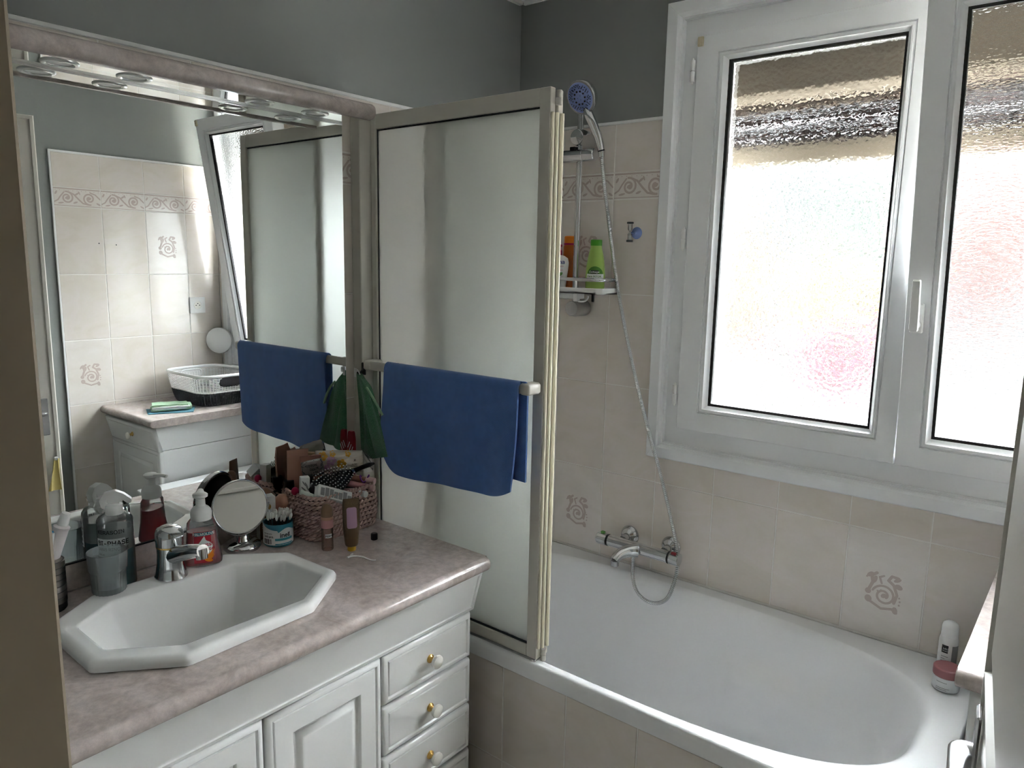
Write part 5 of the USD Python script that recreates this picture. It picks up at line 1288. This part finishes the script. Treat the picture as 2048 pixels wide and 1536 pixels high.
def carton(name, label, c_, half, U, V, Wd, matn='paper_white', lines=None):
    U, V, Wd = (np.array(q, float) / np.linalg.norm(q) for q in (U, V, Wd))
    V = V - U * U.dot(V); V /= np.linalg.norm(V); Wd = np.cross(U, V)
    t = thing(name, label, 'carton', tuple(c_))
    part(t, 'carton', place(cbox(-np.array(half), half, .0008), c_, U, V, Wd), matn)
    return t, (lambda m: place(m, np.array(c_) + Wd * half[2], U, V, Wd))
t, onf = carton('printed_carton', 'white carton covered in fine grey print leaning on the front rim of the basket', (.180, -.968, .962), (.047, .0165, .012), (.35, .92, -.40), (-.5, .35, .75), (0, 0, 1))
part(t, 'fine_print', onf(cat(*[cbox((-.040 + .0125 * k, -.012 + .0 * j, 0), (-.040 + .0125 * k + .0105, -.012 + rng.uniform(.016, .024), .0003), 0) for k in range(7) for j in (0,)])), 'ink_grey', smooth=False)

def sbox_m(x0, x1, y0, y1, t=.0003):
    return trimesh.creation.box(bounds=[(x0, y0, 0), (x1, y1, t)])

def facebox(name, label, c_, w, h, dp, deg, tilt, matn, catn):
    """an upright box turned to deg and leaning by tilt; also gives a function that lays flat art on its face"""
    f_ = np.array([math.cos(math.radians(deg)), math.sin(math.radians(deg)), 0]); r_ = np.array([-f_[1], f_[0], 0]); u_ = np.array([0, 0, 1.0])
    a = math.radians(tilt); r2 = r_ * math.cos(a) + u_ * math.sin(a); u2 = u_ * math.cos(a) - r_ * math.sin(a)
    t = thing(name, label, catn, tuple(c_))
    part(t, 'carton' if catn == 'carton' else 'pouch', place(cbox((-w / 2, -h / 2, -dp / 2), (w / 2, h / 2, dp / 2), .0008), c_, r2, u2, f_), matn)
    return t, (lambda m, out=0.0: place(m, np.array(c_) + f_ * (dp / 2 + out), r2, u2, f_))
t, onf = facebox('leaf_carton', 'small white carton printed with grey leaves standing at the left end of the woven basket', (.108, -1.004, .978), .023, .056, .020, -24, -3, 'paper_white', 'carton')
part(t, 'leaf_print', onf(cat(*[extrude(leaf(x, y, .0085, .0017, dg), .0003) for x, y, dg in ((-.003, .012, 125), (.003, .008, 118), (-.004, -.002, 135), (.005, .001, 115), (.002, -.008, 130))])), 'ink_grey', smooth=False)
part(t, 'green_base', onf(sbox_m(-.0116, .0116, -.028, -.017)), 'foliage', smooth=False)
for cx, cy, cz, tl, h_, lb_ in ((.052, -.985, 1.008, 4, .115, 'tall plain pink paper pouch standing at the back of the woven basket, taller of two'), (.066, -.950, .998, -6, .095, 'shorter pink paper pouch with a curled top at the back of the woven basket')):
    f_ = np.array([math.cos(-.45), math.sin(-.45), 0]); r_ = np.array([-f_[1], f_[0], 0])
    G = [[np.array([cx, cy, cz]) + r_ * ((a - .5) * .056 + .002 * tl * b_ * .2) + np.array([0, 0, 1.0]) * ((b_ - .5) * h_) + f_ * (.006 * math.sin(3 * a + b_ * 2) + .012 * max(0, b_ - .8) / .2 * (a - .2)) for b_ in np.linspace(0, 1, 20)] for a in np.linspace(0, 1, 14)]
    single('paper_pouch', sheet(G, .004), 'kraft_pink', lb_, 'pouch', smooth=60)
# flower-printed plastic packet of pads, and a clear crackling bag
def packet(name, label, c_, w, h, dp, deg, tilt, matn, seed):
    f_ = np.array([math.cos(math.radians(deg)), math.sin(math.radians(deg)), 0]); r_ = np.array([-f_[1], f_[0], 0]); u_ = np.array([0, 0, 1.0])
    a = math.radians(tilt); r2 = r_ * math.cos(a) + u_ * math.sin(a); u2 = u_ * math.cos(a) - r_ * math.sin(a)
    t = thing(name, label, 'packet', tuple(c_))
    gx, gy = np.meshgrid(np.linspace(-1, 1, 46), np.linspace(-1, 1, 30), indexing='ij')
    puff = np.sqrt(np.clip((1 - gx ** 4) * (1 - gy ** 4), 0, 1))
    wr = meshkit.fbm(np.stack([gx * 3.2 + seed, gy * 3.2, gx * 0], -1), 4, seed) - .5
    def lay(sg):
        z = sg * dp / 2 * puff + .009 * wr * (1 if sg > 0 else .6)
        return np.stack([gx * w / 2 * (1 - .05 * gy ** 2), gy * h / 2 * (1 - .04 * gx ** 2), z], -1)
    pr_ = lambda m: place(m, c_, r2, u2, f_)
    part(t, 'wrapper', pr_(sheet(lay(1), .0007)), matn, smooth=70)
    part(t, 'wrapper', pr_(sheet(lay(-1), .0007)), matn, smooth=70)
    def art(m, out=.0009):
        m = m.copy(); v = np.array(m.vertices)
        ix = np.clip((v[:, 0] / (w / 2) + 1) / 2 * 45, 0, 44.999); iy = np.clip((v[:, 1] / (h / 2) + 1) / 2 * 29, 0, 28.999)
        Z = lay(1)[..., 2]; i0, j0 = ix.astype(int), iy.astype(int); fx, fy = ix - i0, iy - j0
        z = Z[i0, j0] * (1 - fx) * (1 - fy) + Z[i0 + 1, j0] * fx * (1 - fy) + Z[i0, j0 + 1] * (1 - fx) * fy + Z[i0 + 1, j0 + 1] * fx * fy
        m.vertices = np.stack([v[:, 0], v[:, 1], z + out + v[:, 2]], 1); return pr_(m)
    return t, art
def flower(x, y, r):
    return unary_union([Point(x + r * .6 * math.cos(a), y + r * .6 * math.sin(a)).buffer(r * .42, 5) for a in np.linspace(0, 2 * PI, 5, endpoint=False)])
fine = lambda poly, d=.005: cat(*[trimesh.creation.extrude_polygon(segmentize(g, d), .0003, engine='earcut').subdivide_to_size(.007) for g in getattr(poly, 'geoms', [poly])])
t, art = packet('flowered_packet', 'cream plastic packet printed with orange and mauve flowers at the back of the woven basket', (.082, -.872, 1.016), .135, .062, .034, -30, -4, 'pack_cream', 3)
part(t, 'orange_flowers', art(fine(unary_union([flower(-.045, .018, .012), flower(.005, -.002, .013), flower(-.02, .024, .008), flower(.022, .024, .008)]))), 'petal_print', smooth=False)
part(t, 'mauve_flowers', art(fine(unary_union([flower(-.022, .006, .014), flower(-.032, -.012, .009)]))), 'mauve_label', smooth=False)
part(t, 'lettering', art(cat(*[(lambda q: (q.apply_translation([.041, y, 0]), q)[1])(text(s_, h_, .0003, True, True)) for s_, h_, y in (('X', .006, .004), ('ULTRA', .0034, -.006), ('NORMAL', .0034, -.012), ('14', .0034, -.018))])), 'ink', smooth=False)
part(t, 'clear_end', place(sheet([[(.064 + .030 * a, (.030 - .010 * a) * (2 * b_ - 1) - .014 * a, .004 * math.sin(8 * b_ + 5 * a)) for b_ in np.linspace(0, 1, 14)] for a in np.linspace(0, 1, 10)], .0006), (.082, -.872, 1.016), (.5, .866, -.06), (0, 0, 1), (.866, -.5, 0)), 'clear_film', smooth=70)
t, art = packet('clear_bag', 'clear crackling plastic bag with black print at the left back of the woven basket', (.088, -.962, 1.016), .058, .046, .022, -26, 8, 'clear_film', 9)
part(t, 'lettering', art(cat(*[(lambda q: (q.apply_translation([x, y, 0]), q)[1])(text(s_, h_, .0003, True, True)) for s_, h_, x, y in (('COTON', .0058, -.004, .008), ('DOUX', .0058, .002, -.002), ('x 40', .0044, .004, -.011))])), 'ink', smooth=False)
t, art = packet('kraft_packet', 'brown kraft wrapped packet in a clear sleeve behind the pink pouches in the basket', (.040, -.945, 1.030), .050, .040, .020, -20, -10, 'kraft', 5)
# smaller things
def stick(name, label, A_, B__, r, matn, catn, capm=None, capl=0.3, rc=1.06):
    A_, B__ = np.array(A_, float), np.array(B__, float); a_ = (B__ - A_) / np.linalg.norm(B__ - A_); L_ = np.linalg.norm(B__ - A_)
    u_ = np.cross(a_, [0, .3, 1]); u_ /= np.linalg.norm(u_); v_ = np.cross(a_, u_)
    t = thing(name, label, catn, tuple(A_))
    k = L_ * (1 - capl) if capm else L_
    part(t, 'barrel', place(rlathe([(0, 0), (r, 0), (r, k), (0, k)], .0012, n=26), A_, u_, v_, a_), matn)
    if capm:
        part(t, 'cap', place(rlathe([(0, k + .0003), (r * rc, k + .0003), (r * rc, L_), (0, L_)], .0015, n=26), A_, u_, v_, a_), capm)
    return t
stick('pink_tube', 'pink lip gloss tube lying at the right of the woven basket, round cap forward', (.110, -.878, .962), (.198, -.846, .957), .0085, 'pink', 'tube', 'pink_light', .22)
stick('beige_tube', 'beige cosmetic tube lying behind the pink tube at the right of the woven basket', (.085, -.866, .970), (.178, -.826, .968), .0090, 'kraft_pink', 'tube', 'pink_light', .25)
stick('white_capped_tube', 'tube with a white round cap poking over the front of the basket, lower of two', (.120, -.885, .940), (.200, -.876, .948), .0085, 'pink_light', 'tube', 'paper_white', .2)
stick('white_capped_tube', 'small tube with a white round cap beside the pink lip gloss, upper of two', (.120, -.905, .950), (.192, -.889, .960), .0055, 'pink_light', 'tube', 'paper_white', .2)
stick('pale_green_tube', 'pale green and white tube slanting over the left front of the woven basket', (.120, -1.026, .972), (.185, -.972, .940), .0075, 'pale_green', 'tube', 'green_pale', .45, 1.0)
stick('white_stick', 'thin white stick lying behind the pale green tube in the woven basket', (.118, -1.012, .968), (.160, -.976, .954), .0045, 'paper_white', 'stick', 'plastic_grey', .5)
stick('grey_pencil', 'thin grey cosmetic pencil leaning at the left end of the woven basket', (.100, -1.016, .935), (.122, -.990, .988), .0035, 'plastic_grey', 'pencil', 'steel', .3)
stick('dark_tube', 'dark brown tube standing behind the black hairbrush in the woven basket', (.085, -.975, .90), (.082, -.968, .998), .0090, 'brown_label', 'tube', 'bud_stick', .35)
stick('black_jar_tube', 'black capped tube standing in the back left corner of the woven basket', (.048, -1.006, .90), (.046, -1.008, .985), .0125, 'plastic_grey', 'tube', 'plastic_black', .4)
single('pink_sponge', trimesh.creation.icosphere(3, .0095).apply_transform(np.diag([1, 1, 1.15, 1])).apply_translation([.104, -1.030, .972]), 'magenta', 'round magenta make-up sponge on the left rim of the woven basket', 'sponge', smooth=True)
single('hair_tie', tube([(.150 + .010 * math.cos(a), -.838 + .013 * math.sin(a), .974 + .008 * math.sin(2 * a)) for a in np.linspace(0, 2 * PI, 40, endpoint=False)], .0022, 8, closed=True), 'purple', 'purple hair tie on the right side of the woven basket', 'hair tie')
gx, gy = np.meshgrid(np.linspace(-.068, .068, 28), np.linspace(-.096, .096, 36), indexing='ij')
gz = .925 + .016 * meshkit.fbm(np.stack([gx * 30, gy * 30, gx * 0], -1), 2, 8)
single('black_pouch', sheet(np.stack([bk2[0] + gx, bk2[1] + gy, gz], -1), .006), 'cloth_dark', 'black cloth pouch lying under the other things in the woven basket', 'pouch', smooth=60)
